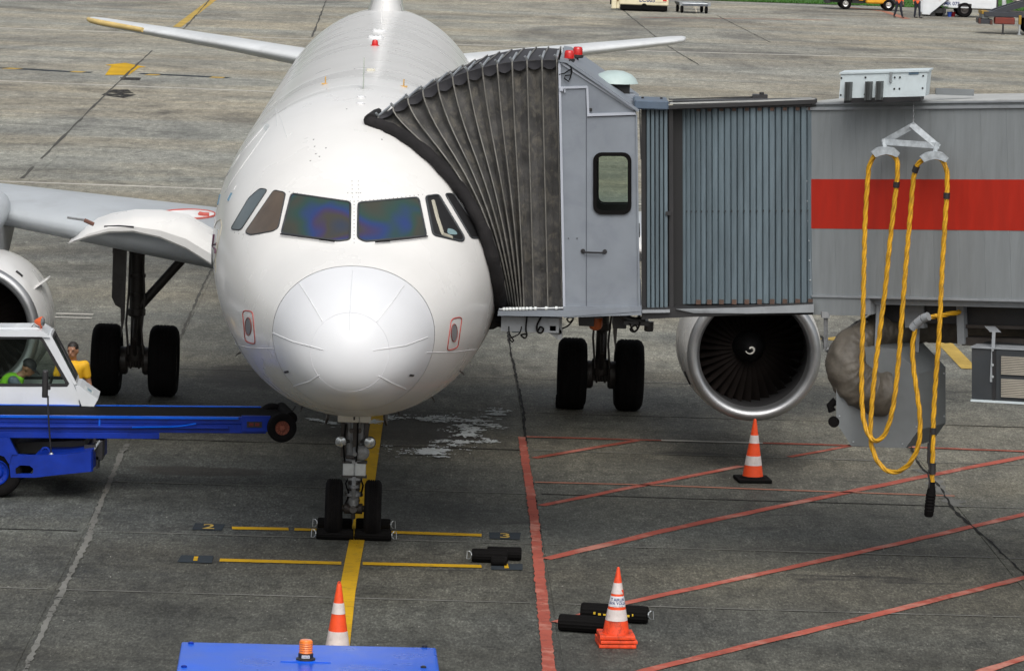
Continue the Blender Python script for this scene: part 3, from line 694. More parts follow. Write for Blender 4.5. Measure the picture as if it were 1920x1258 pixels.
# ---- wings
wings = {}
for sgn in (-1, 1):
    wd = wing_surface([((1.2, 11.9-N0, 2.80), 7.2, .12, -.12, .012), ((1.975, 12.3-N0, 2.87), 6.9, .12, -.12, .012), ((5.75, 14.25-N0, 3.22), 4.6, .115, -.05, .012), ((6.4, 14.6-N0, 3.27), 4.25, .115, -.04, .012), ((16.4, 19.7-N0, 4.25), 1.7, .11, 0, .01), ((16.9, 20.2-N0, 4.30), 1.2, .1, 0, .01)], 'wing', WINGG, plane, mirror=sgn); wings[sgn] = wd
    for xa, xb in ((2.2, 5.4), (6.1, 16.2)):
        mb = MB(); ps_ = []
        for k in range(13):
            x = xa+(xb-xa)*k/12; t0 = (x-5.75)/(16.4-5.75) if x > 5.75 else (x-5.75)/(5.75-1.975)
            le = 14.25+t0*(19.7-14.25) if x > 5.75 else 14.25+t0*(14.25-12.3); z0 = 3.22+t0*(4.25-3.22) if x > 5.75 else 3.22+t0*(3.22-2.87); ch = 4.6+t0*(1.7-4.6) if x > 5.75 else 4.6-t0*(6.9-4.6)
            ps_.append(Vector((sgn*x, le+.14*ch-N0, z0+(.0475+.0058)*ch*(1.0)+.004-.12*.14*(1 if x < 5.75 else .3))))
        mb.tube(ps_, .006, n=4); mb.build('slat_joint', bpy.data.materials['skin_seam'], wd)
    # belly fairing side, pylon
    mb = MB(); mb.grid([[Vector((sgn*(5.62+.26*k), y-N0, z)) for (y, z) in ((12.3, 2.70), (13.2, 3.12), (14.3, 3.34), (15.5, 3.42), (16.6, 3.1), (15.2, 2.55), (13.4, 2.5))] for k in (0, 1)], closed=True)
    mb.bm.faces.new([v for v in mb.bm.verts][:7]); mb.bm.faces.new([v for v in mb.bm.verts][7:]); mb.build('pylon', WINGG, plane, smooth=30)
    mb = MB(); mb.tube([Vector((sgn*5.75, 13.0-N0, 3.14)), Vector((sgn*5.75, 13.6-N0, 3.27)), Vector((sgn*5.75, 14.3-N0, 3.36))], [.16, .26, .24], n=14); mb.build('pylon_nose', WINGG, plane, smooth=60)
mb = MB(); rows = []
for y, wx, zb in ((9.8, 1.2, 1.80), (11, 1.75, 1.72), (13, 2.1, 1.66), (18, 2.15, 1.66), (20.5, 1.8, 1.72), (22.5, 1.2, 1.82)):
    rows.append([Vector((wx*math.sin(a), y-N0, 2.7-(2.7-zb)*math.cos(a))) for a in [(-1.5+3*i/16) for i in range(17)]])
mb.grid(rows); mb.build('belly_fairing', WINGW, plane, smooth=60)
# red ring painted on the wing root
REDP = M('marking_red', (.50, .10, .08), .5); WHP = M('marking_white', (.74, .74, .74), .5)
WB = BVHTree.FromObject if False else None
def on_wing(px, py):
    """where a sight line meets the upper side of the left-hand wing"""
    me = wings[-1].data; bm = bmesh.new(); bm.from_mesh(me); t = BVHTree.FromBMesh(bm); bm.free()
    d = (PR @ ray(px, py)).normalized(); h = t.ray_cast(EYE, d); return h[0]
def wing_mark():
    mb = MB(); L = [on_wing(352+52*math.cos(a), 403+8.5*math.sin(a)) for a in [2*PI*k/40 for k in range(40)]]
    L = [p for p in L if p]
    if len(L) > 8: mb.tube([p+Vector((0, 0, .004)) for p in L], .022, n=5, closed=True); mk = mb.build('wing_marking', REDP, wings[-1]); mb = MB(); mb.poly([p+Vector((0, 0, .012)) for p in L]); mb.build('marking_fill', WHP, mk)
    L = [on_wing(x, y) for x, y in ((374, 404), (382, 405.5), (392, 406))]; L = [p for p in L if p]
    if len(L) > 1: mb = MB(); mb.tube([p+Vector((0, 0, .02)) for p in L], .04, n=5); mb.build('wing_marking', REDP, wings[-1])
wing_mark()
# drooped inboard slat: a curved panel standing off the leading edge (left in the picture)
def slat_panel(sgn):
    bot = [(396, 497), (350, 468), (300, 447), (250, 436), (205, 437), (165, 446), (127, 459)]; top = [(398, 442), (350, 414), (300, 405), (250, 404), (205, 411), (165, 425), (136, 451)]
    mb = MB(); rows = []
    for k in range(25):
        u = k/24; x = -(2.0+2.55*u); yb = 12.1+.52*(-x-1.975); d = AY+yb-N0
        f = [1-abs(u*6-i) for i in range(7)]; cat = lambda P: tuple(sum(max(0, f[i])*P[i][j] for i in range(7)) for j in (0, 1))
        lo, hi = loc(dp(*cat(bot), d-.25)), loc(dp(*cat(top), d)); md = (lo+hi)/2
        row = [hi+Vector((0, .45, .05)), hi, hi.lerp(lo, .35)+Vector((0, -.12, .02)), hi.lerp(lo, .60)+Vector((0, -.14, .0)), lo+Vector((0, -.04, .03)), lo, lo+Vector((0, .35, .03))]
        rows.append([Vector((q.x*(-sgn), q.y, q.z)) for q in row])
    V = mb.grid(rows, closed=True); mb.face(V[0]); mb.face(V[-1][::-1])
    return mb.build('slat', WHITE, wings[sgn], smooth=28)
# ---- engines
def engine(sgn):
    cx, cz, y0 = sgn*5.75, 1.765, 11.45-N0
    o = Vector((cx, y0, cz)); ax = (0, 1, 0)
    mb = MB(); mb.lathe([(.985, .10), (1.0, .16), (1.035, .5), (1.06, 1.0), (1.06, 1.6), (.98, 2.4), (.80, 3.2)], o, ax, 72, cap=False); nac = mb.build('nacelle', WHITE, plane, smooth=50)
    mb = MB(); mb.lathe([(.985, .10)]+[(.905-.0+.09*math.cos(a), .10-.13*math.sin(a)) for a in [PI*i/10 for i in range(1, 11)]]+[(.80, .18)], o, ax, 72, cap=False); mb.build('intake_lip', LIPM, nac, smooth=60)
    mb = MB(); mb.lathe([(.80, .18), (.80, .32), (.835, .8), (.835, 1.3)], o, ax, 64, cap=False); mb.build('intake_duct', M('duct_grey', (.045, .045, .047), .5, metal=.3), nac, smooth=60)
    mb = MB(); mb.lathe([(.84, 1.22), (.3, 1.25), (.02, 1.25)], o, ax, 48, cap=False); mb.build('engine_core', DARK, nac)
    mb = MB(); mb.lathe([(.003, .62), (.05, .66), (.12, .76), (.20, .92), (.24, 1.02), (.25, 1.2)], o, ax, 36, cap=False); sp = mb.build('spinner', M('spinner_black', (.012, .012, .013), .35), nac, smooth=60)
    # white comma on the spinner
    mb = MB(); pts = []; rad = []
    prof = [(.003, .62), (.05, .66), (.12, .76), (.20, .92)]
    def prz(r):
        for (a, ya), (b, yb) in zip(prof, prof[1:]):
            if a <= r <= b: return ya+(yb-ya)*(r-a)/(b-a)
        return .62
    for i in range(22):
        t = i/21; r = .018+.062*t; a = 2.6-t*5.3
        pts.append(o+Vector((math.cos(a)*r, prz(r)-.008, math.sin(a)*r))); rad.append(.006+.011*math.sin(PI*min(1, .25+t*.7)))
    mb.tube(pts, rad, n=6); mb.build('spiral_mark', M('spiral_white', (.75, .74, .68), .5), sp)
    BL = M('fan_blade_metal', (.030, .024, .022), .45, metal=.3, var=.2) if 'fan_blade_metal' not in bpy.data.materials else bpy.data.materials['fan_blade_metal']
    bl = None
    for k in range(36):
        if bl is None:
            mb = MB(); rows = []
            for j in range(6):
                r = .23+.60*j/5; tw = .35+.65*j/5; hw = .05+.012*j
                rows.append([Vector((s*hw*math.cos(tw), s*hw*math.sin(tw)*1.3+.02*(1-abs(s)), r)) for s in (-1, -.4, .3, 1)])
            mb.grid(rows); bl = mb.build('fan_blade', BL, nac, smooth=60); b = bl
        else: b = inst(bl, nac)
        b.location = o+Vector((0, 1.06, 0)); b.rotation_euler = (0, 2*PI*k/36, 0)
    # strake and latch marks on the nacelle
    for s2 in (-1, 1):
        a = .95*s2; mb = MB(); p = o+Vector((math.sin(a)*1.03, .75, math.cos(a)*1.03)); e = Vector((math.sin(a), 0, math.cos(a)))
        mb.prism([p+Vector((0, -.28, 0))-e*.03, p+Vector((0, .45, 0))-e*.03, p+Vector((0, .40, 0))+e*.22, p+Vector((0, .15, 0))+e*.20], Vector((math.cos(a), 0, -math.sin(a)))*.02); mb.build('strake', WHITE, nac)
        a = .6*s2; mb = MB(); mb.tube([o+Vector((math.sin(a+i*.03)*1.037, .42, math.cos(a+i*.03)*1.037)) for i in range(5)], .02, n=5); mb.build('latch', BLKP, nac)
        a = 2.1*s2; mb = MB(); mb.tube([o+Vector((math.sin(a+i*.05)*1.037, .45, math.cos(a+i*.05)*1.037)) for i in range(5)], .02, n=5); mb.build('latch', BLKP, nac)
    mb = MB(); mb.lathe([(.62, 2.6), (.60, 3.4), (.42, 4.4), (.2, 5.0), (.02, 5.3)], o, ax, 40); mb.build('exhaust_cone', GEARD, nac, smooth=50)
engine(-1); engine(1)
slat_panel(1); sl_ = slat_panel(-1)
def sdet(pts, r, name, mat, d=56.2):
    mb = MB(); mb.tube([loc(dp(x, y, d)) for x, y in pts], r, n=6); return mb.build(name, mat, sl_, smooth=50)
def on_slat(px, py):
    bm = bmesh.new(); bm.from_mesh(sl_.data); t = BVHTree.FromBMesh(bm); bm.free()
    h = t.ray_cast(EYE, (PR @ ray(px, py)).normalized()); return h[0]
for pts, r, mt in (([(196, 425), (224, 424), (251, 426)], .014, BLKP), ([(262, 441), (264, 443)], .022, GEARD), ([(163, 447), (167, 446)], .03, INK), ([(318, 462), (322, 464)], .02, GEARD), ([(372, 488), (376, 489)], .02, GEARD)):
    P_ = [on_slat(*q) for q in pts]
    if all(P_): mb = MB(); mb.tube(P_, r, n=6); mb.build('slat_fitting', mt, sl_, smooth=50)
sdet([(126, 408), (160, 413), (176, 421)], .018, 'drain_mast', GEARG, 57.0); sdet([(158, 413), (176, 421)], .03, 'drain_mast', M('mast_brown', (.16, .07, .05), .6), 57.0)
# ---- undercarriage
def wheel(parent, c, rad, wd, rim=None, name='wheel', ax=(1, 0, 0), hubr=.5, tread=5):
    c, ax = Vector(c), Vector(ax).normalized(); h = wd/2
    prof = [(rad*.52, -h*.72), (rad*.66, -h*.97), (rad*.84, -h), (rad*.95, -h*.84), (rad*.99, -h*.66)]
    for k in range(tread):
        a = -h*.62+k*(h*1.24/tread); b = a+h*1.24/tread; q = (b-a)*.14
        prof += [(rad, a+q), (rad, b-q), (rad-.012, b-q*.8), (rad-.012, b+q*.8)] if k < tread-1 else [(rad, a+q), (rad, b-q)]
    prof += [(rad*.99, h*.66), (rad*.95, h*.84), (rad*.84, h), (rad*.66, h*.97), (rad*.52, h*.72)]
    mb = MB(); mb.lathe(prof, c, ax, 48, cap=False); ty = mb.build('tyre', RUB, parent, smooth=35)
    mb = MB()
    for s in (-1, 1): mb.lathe([(rad*.53, s*h*.72), (rad*.50, s*h*.86), (rad*.44, s*h*.6), (rad*.30, s*h*.5), (rad*.22, s*h*.8), (rad*.10, s*h*.85), (.002, s*h*.85)], c, ax, 28, cap=False)
    for k in range(8):
        a = 2*PI*k/8; u = Vector((0, math.cos(a), math.sin(a))) if abs(ax.x) > .5 else Vector((math.cos(a), 0, math.sin(a)))
        for s in (-1, 1): mb.cyl(c+u*rad*.36+ax*s*h*.5, c+u*rad*.36+ax*s*h*.64, rad*.035, n=6)
    mb.build('rim', rim or GEARG, ty, smooth=40)
    return ty
# nose gear
ng = MB()
top = Vector((.0, .25, 1.95)); axle = Vector((0, 0, .385))
mid = Vector((0, .07, .86))
ng.cyl((-.11, .2, 1.75), (-.055, .08, .92), .055, .06, 12); ng.cyl((.11, .2, 1.75), (.055, .08, .92), .055, .06, 12)
ng.cyl((0, .22, 1.8), (0, .08, 1.0), .075, .085, 14); ng.lathe([(.13, 0), (.13, .12), (.11, .16), (.11, .26), (.085, .28)], (0, .065, 1.02), (0, -.08, -1), 18)
ng.cyl((0, .06, .86), (0, .0, .50), .062, n=14); ng.lathe([(.1, 0), (.12, .02), (.12, .05), (.09, .06)], (0, .03, .60), (0, -.05, -1), 16); ng.cyl((0, .02, .54), axle, .075, n=12)
ng.cyl((0, .0, 1.18), (.0, -.12, 1.12), .03, n=8)
nl = ng.build('nose_leg', GEARG, plane, smooth=40)
mb = MB(); mb.box((-.035, .02, 1.02), (.035, .10, 1.60)); mb.box((-.19, .06, 1.05), (-.12, .16, 1.5)); mb.box((.12, .06, 1.2), (.17, .16, 1.55)); mb.cyl((-.05, -.03, 1.42), (-.05, -.06, 1.42), .03, n=10); mb.cyl((.05, -.03, 1.42), (.05, -.06, 1.42), .03, n=10); mb.cyl((-.11, -.02, 1.07), (.0, -.05, 1.07), .025, n=8); mb.build('fitting_and_gap_shade', GEARD, nl, kind='stuff')  # dark boxes stand in for the shaded gaps between the legs
mb = MB()
for zz in (.70, .62, .47): mb.lathe([(.068, 0), (.082, .008), (.082, .03), (.068, .038)], (0, .03, zz), (0, 0, 1), 14)
for k in range(5): mb.cyl((-.10+.05*k, -.075, .41+.02*(k % 2)), (-.10+.05*k, -.10, .42), .016, n=6)
mb.build('leg_collar', GEARD, nl, smooth=40, kind='stuff')
mb = MB(); mb.cyl((-.27, 0, .385), (.27, 0, .385), .045, n=12); mb.cyl((-.12, 0, .385), (.12, 0, .385), .07, n=12); mb.cyl((0, -.08, .385), (0, .06, .36), .05, n=10); mb.cyl((0, 0, .385), (0, -.02, .25), .03, n=8); mb.build('axle', GEARD, nl, smooth=40)
mb = MB(); mb.box((-.15, -.08, .83), (-.006, .02, .99), bevel=.01); mb.box((.006, -.08, .83), (.15, .02, .99), bevel=.01); mb.build('steering_box', M('box_light', (.46, .49, .5), .45, grime=.4, dirt=(.1, .1, .1)), nl)
mb = MB(); mb.box((-.165, -.06, .80), (.165, .06, .83)); mb.box((-.165, -.06, .99), (.165, .06, 1.02)); mb.build('box_frame', BLKP, nl)
mb = MB(); mb.lathe([(.09, 0), (.10, .03), (.10, .10), (.075, .13), (.05, .14)], (.09, .05, 1.13), (0, -1, 0), 20); mb.build('actuator', GEARG, nl, smooth=40)
mb = MB(); mb.tube([(-.05, .0, .84), (-.11, -.03, .72), (-.06, -.05, .58), (-.1, -.03, .46)], .012, n=6); mb.tube([(.06, .0, .84), (.12, -.03, .7), (.09, -.04, .55)], .012, n=6); mb.tube([(-.13, .0, 1.5), (-.15, -.05, 1.2), (-.12, -.05, .95)], .012, n=6); mb.tube([(.03, -.04, 1.55), (.03, -.1, 1.25), (.02, -.1, 1.02)], .012, n=6); mb.build('hose', RUBB, nl, smooth=60)
mb = MB(); mb.cyl((0, .02, .84), (-.0, -.18, .70), .028, n=8); mb.cyl((0, -.18, .70), (0, -.02, .50), .028, n=8); mb.build('torque_link', GEARG, nl, smooth=40)
for s in (-1, 1):
    mb = MB(); mb.cyl((s*.07, .02, 1.27), (s*.17, .0, 1.27), .02, n=8); mb.lathe([(.02, .12), (.07, .09), (.082, .02), (.082, 0), (.072, .0)], (s*.19, -.04, 1.27), (0, 1, 0), 20, cap=False); lt = mb.build('landing_light', BLKP, nl, smooth=40)
    mb = MB(); mb.lathe([(.072, 0), (.07, -.012), (.04, -.022), (.002, -.026)], (s*.19, -.037, 1.27), (0, 1, 0), 20); mb.build('lamp_lens', M('lamp_lens', (.42, .45, .47), .15, metal=.6, var=.5, scale=30), lt, smooth=60)
    wh = wheel(nl, (s*.255, 0, .385), .385, .225, GEARG, tread=5)
mb = MB(); mb.box((-.235, -.16, 1.545), (.045, -.135, 1.70), bevel=.03); mb.box((.05, -.16, 1.545), (.20, -.135, 1.70), bevel=.03); pl = mb.build('gear_door_plate', M('plate_cream', (.55, .53, .47), .5, grime=.3, dirt=(.3, .28, .24)), plane)
mb = MB(); mb.box((-.03, -.165, 1.58), (-.008, -.1601, 1.66)); mb.build('plate_slot', DARK, pl)
for s in (-1, 1):
    mb = MB(); mb.prism([(s*.31, .3, 1.86), (s*.33, 1.4, 1.8), (s*.38, 1.35, 1.50), (s*.385, .45, 1.43), (s*.36, .3, 1.52)], (s*.03, 0, 0)); mb.build('nose_gear_door', GEARD, plane)
mb = MB(); mb.box((-.3, .0, 1.80), (.3, 1.5, 1.86)); mb.build('wheel_well', DARK, plane)
mb = MB(); mb.cyl((.04, .1, 1.4), (.05, 1.2, 1.85), .04, n=10); mb.cyl((-.1, .9, 1.85), (-.05, .12, 1.25), .035, n=10); mb.build('drag_strut', GEARD, plane, smooth=40)
# main gear
def main_gear(s):
    WBS = 17.71-N0; x = s*3.795
    mb = MB(); mb.cyl((x, WBS-.05, 3.0), (x, WBS, 1.30), .125, .115, 16); mb.lathe([(.15, 0), (.15, .1), (.12, .12)], (x, WBS, 1.42), (0, 0, -1), 16); mb.cyl((x, WBS, 1.34), (x, WBS, .6), .09, n=16)
    mb.lathe([(.14, 0), (.15, .05), (.15, .3), (.11, .36)], (x, WBS, .83), (0, 0, -1), 14)
    for zz in (2.4, 2.0, 1.7): mb.lathe([(.14, 0), (.145, .03), (.14, .06)], (x, WBS-.02, zz), (0, 0, -1), 14)
    lg = mb.build('main_leg', GEARD, plane, smooth=40)
    mb = MB(); mb.cyl((x-.47, WBS, .57), (x+.47, WBS, .57), .08, n=12)
    for q in (-1, 1): mb.lathe([(.2, 0), (.23, .03), (.23, .12), (.16, .15)], (x+q*.12, WBS, .57), (q, 0, 0), 18)
    for q in range(10): mb.cyl((x-.2+.045*q, WBS-.16, .46+.02*(q % 3)), (x-.2+.045*q, WBS-.18, .58), .018, n=6)
    mb.build('axle', GEARD, lg, smooth=40)
    mb = MB(); mb.cyl((x-s*.02, WBS-.02, 1.42), (x-s*1.02, WBS-.05, 2.60), .075, n=12); mb.cyl((x-s*.98, WBS-.05, 2.44), (x-s*1.15, WBS-.05, 2.74), .12, n=12); mb.cyl((x-s*.6, WBS-.05, 2.75), (x-s*.95, WBS-.05, 2.55), .05, n=8); mb.cyl((x-s*.15, WBS-.05, 2.95), (x-s*.7, WBS-.05, 2.6), .04, n=8); mb.build('side_brace', GEARD, lg, smooth=40)
    mb = MB(); mb.cyl((x, WBS-.1, 1.25), (x, WBS-.42, .98), .035, n=8); mb.cyl((x, WBS-.42, .98), (x, WBS-.1, .66), .035, n=8); mb.tube([(x+.1, WBS-.13, 2.2), (x+.14, WBS-.15, 1.6), (x+.1, WBS-.18, 1.1), (x+.14, WBS-.2, .7)], .018, n=6); mb.tube([(x-.11, WBS-.13, 2.4), (x-.12, WBS-.15, 1.7), (x-.15, WBS-.18, 1.2), (x-.1, WBS-.2, .7)], .018, n=6); mb.build('torque_link', GEARD, lg, smooth=50)
    mb = MB(); xo = x+s*.17
    mb.prism([(xo, WBS-.35, 2.95), (xo+.02*s, WBS-.35, 1.46), (xo+.06*s, WBS-.2, 1.36), (xo+.02*s, WBS+.1, 1.0), (xo+.05*s, WBS+.5, 1.4), (xo, WBS+.5, 2.95)], (s*.17, .12, 0)) if False else mb.prism([(xo-s*.02, WBS-.30, 2.95), (xo+s*.21, WBS-.22, 2.95), (xo+s*.22, WBS-.22, 1.62), (xo+s*.16, WBS-.24, 1.50), (xo+s*.07, WBS-.26, 1.45), (xo+s*.05, WBS-.28, .98), (xo-s*.0, WBS-.30, 1.30)], (0, .07, 0)); mb.build('leg_door', M('leg_door_grey', (.12, .11, .105), .5, var=.3, grime=.5), plane)
    mb = MB(); xo = x+s*.30; mb.prism([(xo, WBS-.3, 2.95), (xo+s*.06, WBS-.3, 2.35), (xo+s*.03, WBS+.3, 2.95)], (s*.03, 0, 0)); mb.build('leg_door', bpy.data.materials['leg_door_grey'], plane)
    for q in (-1, 1): wheel(lg, (x+q*.4635, WBS, .58), .583, .46, GEARD, tread=5)
main_gear(-1); main_gear(1)
# ============================================================ BOARDING BRIDGE
bridge = thing('boarding_bridge', (5.0, 50.6, 0), 'grey airport boarding bridge with a red stripe, docked to the side of the white airliner', 'jet bridge')
DN = 49.05                                             # near face of the cab
BK = Vector((.0256, 1, .0))                            # direction straight back through the cab
def W(px, py, d=DN): return dp(px, py, d)
def pxpoly(pts, d=DN): return [W(x, y, d) for x, y in pts]
# ---- cab: near wall with a real window opening, far wall, roof, floor
CWD = 3.15
outer = [(1047, 113), (1060, 116), (1193, 208), (1201, 581), (1057, 581)]
def rr(x0, y0, x1, y1, r, n=5):
    out = []
    for cx, cy, a0 in ((x1-r, y0+r, -90), (x1-r, y1-r, 0), (x0+r, y1-r, 90), (x0+r, y0+r, 180)):
        for k in range(n+1): a = R(a0+90*k/n); out.append((cx+r*math.cos(a), cy+r*math.sin(a)))
    return out
win = rr(1117, 291, 1179, 397, 12)
TH = BK*.05
mb = MB(); mb.holed(pxpoly(outer), [pxpoly(win)], TH); cab = mb.build('cab_wall', CABG, bridge, world=True)
far0 = [p+BK*CWD for p in pxpoly(outer)]; win_far = rr(1117, 285, 1187, 423, 12); farw = [p+BK*CWD for p in pxpoly(win_far)]
mb = MB(); mb.holed(far0, [farw], TH); mb.build('cab_wall', CABG, bridge, world=True)
for dd, nm in ((0, 'n'), (CWD+.05, 'f')):
    mb = MB(); fx = (0, 0, 0, 0) if nm == 'n' else (0, -6, 8, 26); o_ = [p+BK*(dd-.03) for p in pxpoly(rr(1112+fx[0], 286+fx[1], 1184+fx[2], 402+fx[3], 16))]; i_ = [p+BK*(dd-.03) for p in pxpoly(rr(1119+fx[0], 293+fx[1], 1177+fx[2], 395+fx[3], 11))]
    mb.holed(o_, [i_], BK*.04); fr = mb.build('window_gasket', RUBB, cab, world=True)
    mb = MB(); mb.prism([p+BK*(dd+.015) for p in pxpoly(rr(1118+fx[0], 292+fx[1], 1178+fx[2], 396+fx[3], 11))], BK*.008); mb.build('window_pane', CLEAR, cab, world=True)
mb = MB(); mb.holed([p+BK*(CWD-.03) for p in pxpoly(outer)], [[p+BK*(CWD-.03) for p in pxpoly(win_far)]], BK*.02); mb.build('cab_shade_plate', DARK, bridge, world=True)  # black plate stands in for the unlit inside of the far wall
mb = MB(); q = pxpoly([(1050, 116), (1062, 118), (1196, 210), (1199, 206), (1064, 112), (1050, 110)]); mb.prism([p-BK*.06 for p in q], BK*(CWD+.15)); mb.build('cab_roof', CABG, bridge, world=True)
mb = MB(); mb.prism([p-BK*.05 for p in pxpoly([(1057, 574), (1203, 574), (1203, 590), (1130, 592), (1057, 595)])], BK*(CWD+.1)); mb.build('cab_floor', CABG, bridge, world=True)
mb = MB(); mb.prism([p+BK*.06 for p in pxpoly([(1199, 212), (1201, 212), (1203, 300), (1201, 300)])], BK*(CWD-.05)); mb.build('cab_lintel', BLKP, bridge, world=True)
mb = MB(); mb.prism([p+BK*.055 for p in pxpoly([(1058, 436), (1200, 436), (1200, 446), (1058, 446)])], BK*1.2); mb.build('control_desk', DARK, bridge, world=True)
# cab trim: panel flaps, mouldings, door handle, seams
def bar(pts, d0, thick, name, mat, parent=bridge, wpx=4, world=True, back=0.0):
    """flat moulding following photo points on the cab face, standing proud"""
    mb = MB()
    for (a, b) in zip(pts, pts[1:]):
        dx, dy = b[0]-a[0], b[1]-a[1]; l = math.hypot(dx, dy); nx, ny = -dy/l*wpx/2, dx/l*wpx/2
        mb.prism([W(a[0]+nx, a[1]+ny, DN)+BK*(back-d0-thick), W(b[0]+nx, b[1]+ny, DN)+BK*(back-d0-thick), W(b[0]-nx, b[1]-ny, DN)+BK*(back-d0-thick), W(a[0]-nx, a[1]-ny, DN)+BK*(back-d0-thick)], BK*(thick+d0*.9))
    return mb.build(name, mat, parent, world=world)
CABL = M('cab_moulding', (.40, .43, .49), .42, var=.1)
bar([(1052, 118), (1188, 206)], 0.001, .02, 'roof_moulding', CABL, cab, 4)
bar([(1049, 165), (1101, 163.5)], .001, .022, 'panel_moulding', CABL, cab, 4); bar([(1101, 163), (1103, 214)], .001, .018, 'panel_moulding', CABL, cab, 4); bar([(1101, 216), (1192, 213)], .001, .025, 'panel_moulding', CABL, cab, 5)
bar([(1098.5, 168), (1099.5, 214), (1099.5, 578)], .001, .004, 'panel_seam', M('seam_dark_blue', (.07, .08, .10), .6), cab, 1.4)
bar([(1101, 219.5), (1194, 217)], .001, .006, 'panel_seam', bpy.data.materials['seam_dark_blue'], cab, 1.4)
bar([(1049, 120), (1058, 580)], .002, .03, 'corner_post', CABL, cab, 4.5)
bar([(1193.5, 216), (1198.5, 576)], .002, .02, 'corner_post', CABG, cab, 3)
mb = MB(); h = [W(1093, 471), W(1095, 472.5), W(1132, 473.5), W(1134, 472)]; mb.tube([h[0], h[1]-BK*.05, h[2]-BK*.05, h[3]], .012, n=6)
for q in (h[0], h[3]): mb.lathe([(.03, 0), (.03, .012)], q, -BK, 10)
mb.build('door_handle', BLKP, cab, world=True, smooth=40)
mb = MB(); mb.box(W(1105, 203)-BK*.02, W(1110, 209)-BK*.001); mb.box(W(1065, 446)-BK*.01, W(1066.5, 448)); mb.box(W(1081, 446)-BK*.01, W(1083, 448)); mb.build('wall_fitting', BLKP, cab, world=True)
mb = MB(); mb.box(W(1049, 163)-BK*.05, W(1056, 172)-BK*.002, bevel=.008); mb.box(W(1058, 168)-BK*.03, W(1060, 174)-BK*.002); mb.build('hinge', CABL, cab, world=True)
# hanging cord under the beacon
mb = MB(); mb.tube([W(1068, 113)-BK*.05, W(1070, 124)-BK*.04, W(1072, 133)-BK*.03, W(1070, 145)-BK*.03, W(1066, 153)-BK*.04, W(1058, 147)-BK*.03, W(1060, 142)-BK*.03, W(1071, 141)-BK*.03], .008, n=6); mb.tube([W(1048, 140)-BK*.03, W(1058, 138)-BK*.03, W(1070, 130)-BK*.03], .007, n=6); mb.build('cord', RUBB, bridge, world=True, smooth=60)
# red warning beacons on the cab ridge
for i, (bx, by) in enumerate(((1067, 115), (1083, 108))):
    p = W(bx, by, DN+.25+1.1*i); mb = MB(); mb.lathe([(.062, -.01), (.075, 0), (.075, .03), (.066, .035)], p, (0, 0, 1), 20); mb.cyl(p+Vector((0, 0, -.28)), p, .014, n=8); bs = mb.build('beacon_base', BLKP, bridge, world=True, smooth=40)
    mb = MB(); mb.lathe([(.064, .035), (.062, .10), (.056, .125), (.045, .135), (.002, .138)], p, (0, 0, 1), 20); mb.build('beacon_lens', REDL, bs, world=True, smooth=50)
# mushroom roof vent
p = W(1153, 156, DN+1.3); mb = MB(); mb.lathe([(.30, 0), (.295, .012), (.27, .06), (.21, .115), (.11, .155), (.002, .165)], p, (0, 0, 1), 36); mb.lathe([(.30, 0), (.25, .01)], p, (0, 0, 1), 36, cap=False); vt = mb.build('roof_vent', M('vent_pale', (.42, .52, .51), .4, var=.12, grime=.3, dirt=(.25, .3, .29)), bridge, world=True, smooth=50)
mb = MB(); mb.box(p+Vector((-.17, -.17, -.13)), p+Vector((.19, .17, .01))); mb.build('vent_grille', DARK, vt, world=True)
mb = MB(); mb.box(p+Vector((-.22, -.2, -.19)), p+Vector((.26, .2, -.125)), bevel=.008); mb.box(p+Vector((-.17, -.15, -.5)), p+Vector((.18, .15, -.19))); mb.build('vent_curb', CABG, vt, world=True)
# ---- sill platform, roller rod, undergear of the cab
mb = MB(); mb.prism(pxpoly([(934, 583), (1056, 582), (1130, 578), (1200, 575), (1200, 584), (1130, 589), (1060, 594), (933, 592)], DN-.06), BK*(CWD+.15)); mb.build('sill_platform', CABG, bridge, world=True)
mb = MB(); mb.tube([W(936, 580, DN-.05), W(1056, 577.5, DN-.05)], .014, n=8); rodm = mb.build('slide_rod', STEEL, bridge, world=True, smooth=60)
NYL = M('nylon_white', (.62, .66, .66), .4); first = None
for x in (945, 951, 957, 963, 969, 975.5, 981.5, 988, 995, 1004, 1024, 1043):
    p = W(x, 580-(x-936)*.02, DN-.05); mb = MB(); mb.cyl(p+Vector((-.015, 0, 0)), p+Vector((.015, 0, 0)), .024, n=10); mb.build('slide_roller', NYL, rodm, world=True, smooth=40)
mb = MB(); mb.box(W(940, 593, DN+.15), W(1047, 611, DN+.9)); mb.box(W(942, 611, DN+.2), W(975, 616, DN+.5)); mb.build('under_box', TRIM, bridge, world=True)
mb = MB(); mb.prism(pxpoly([(1012, 611), (1046, 611), (1054, 622), (1054, 636), (1046, 637)], DN+.2), BK*.25); mb.box(W(1046, 590, DN+.2), W(1053, 625, DN+.28)); mb.build('under_bracket', GEARG, bridge, world=True)
mb = MB(); mb.box(W(960, 616, DN+.2), W(976, 622, DN+.3)); mb.box(W(1031, 611, DN+.15), W(1042, 618, DN+.3)); mb.build('sensor_box', M('sensor_teal', (.05, .09, .11), .5), bridge, world=True)
def wire(pts, r=.008, d=DN+.1): 
    mb = MB(); P = [W(x, y, d) for x, y in pts]; S = []
    for i in range(len(P)-1):
        p0, p1, p2, p3 = P[max(0, i-1)], P[i], P[i+1], P[min(len(P)-1, i+2)]
        for k in range(5):
            t = k/5; S.append(.5*((2*p1)+(p2-p0)*t+(2*p0-5*p1+4*p2-p3)*t*t+(3*p1-p0-3*p2+p3)*t**3))
    S.append(P[-1]); mb.tube(S, r, n=6); mb.build('loose_wire', RUBB, bridge, world=True, smooth=60)
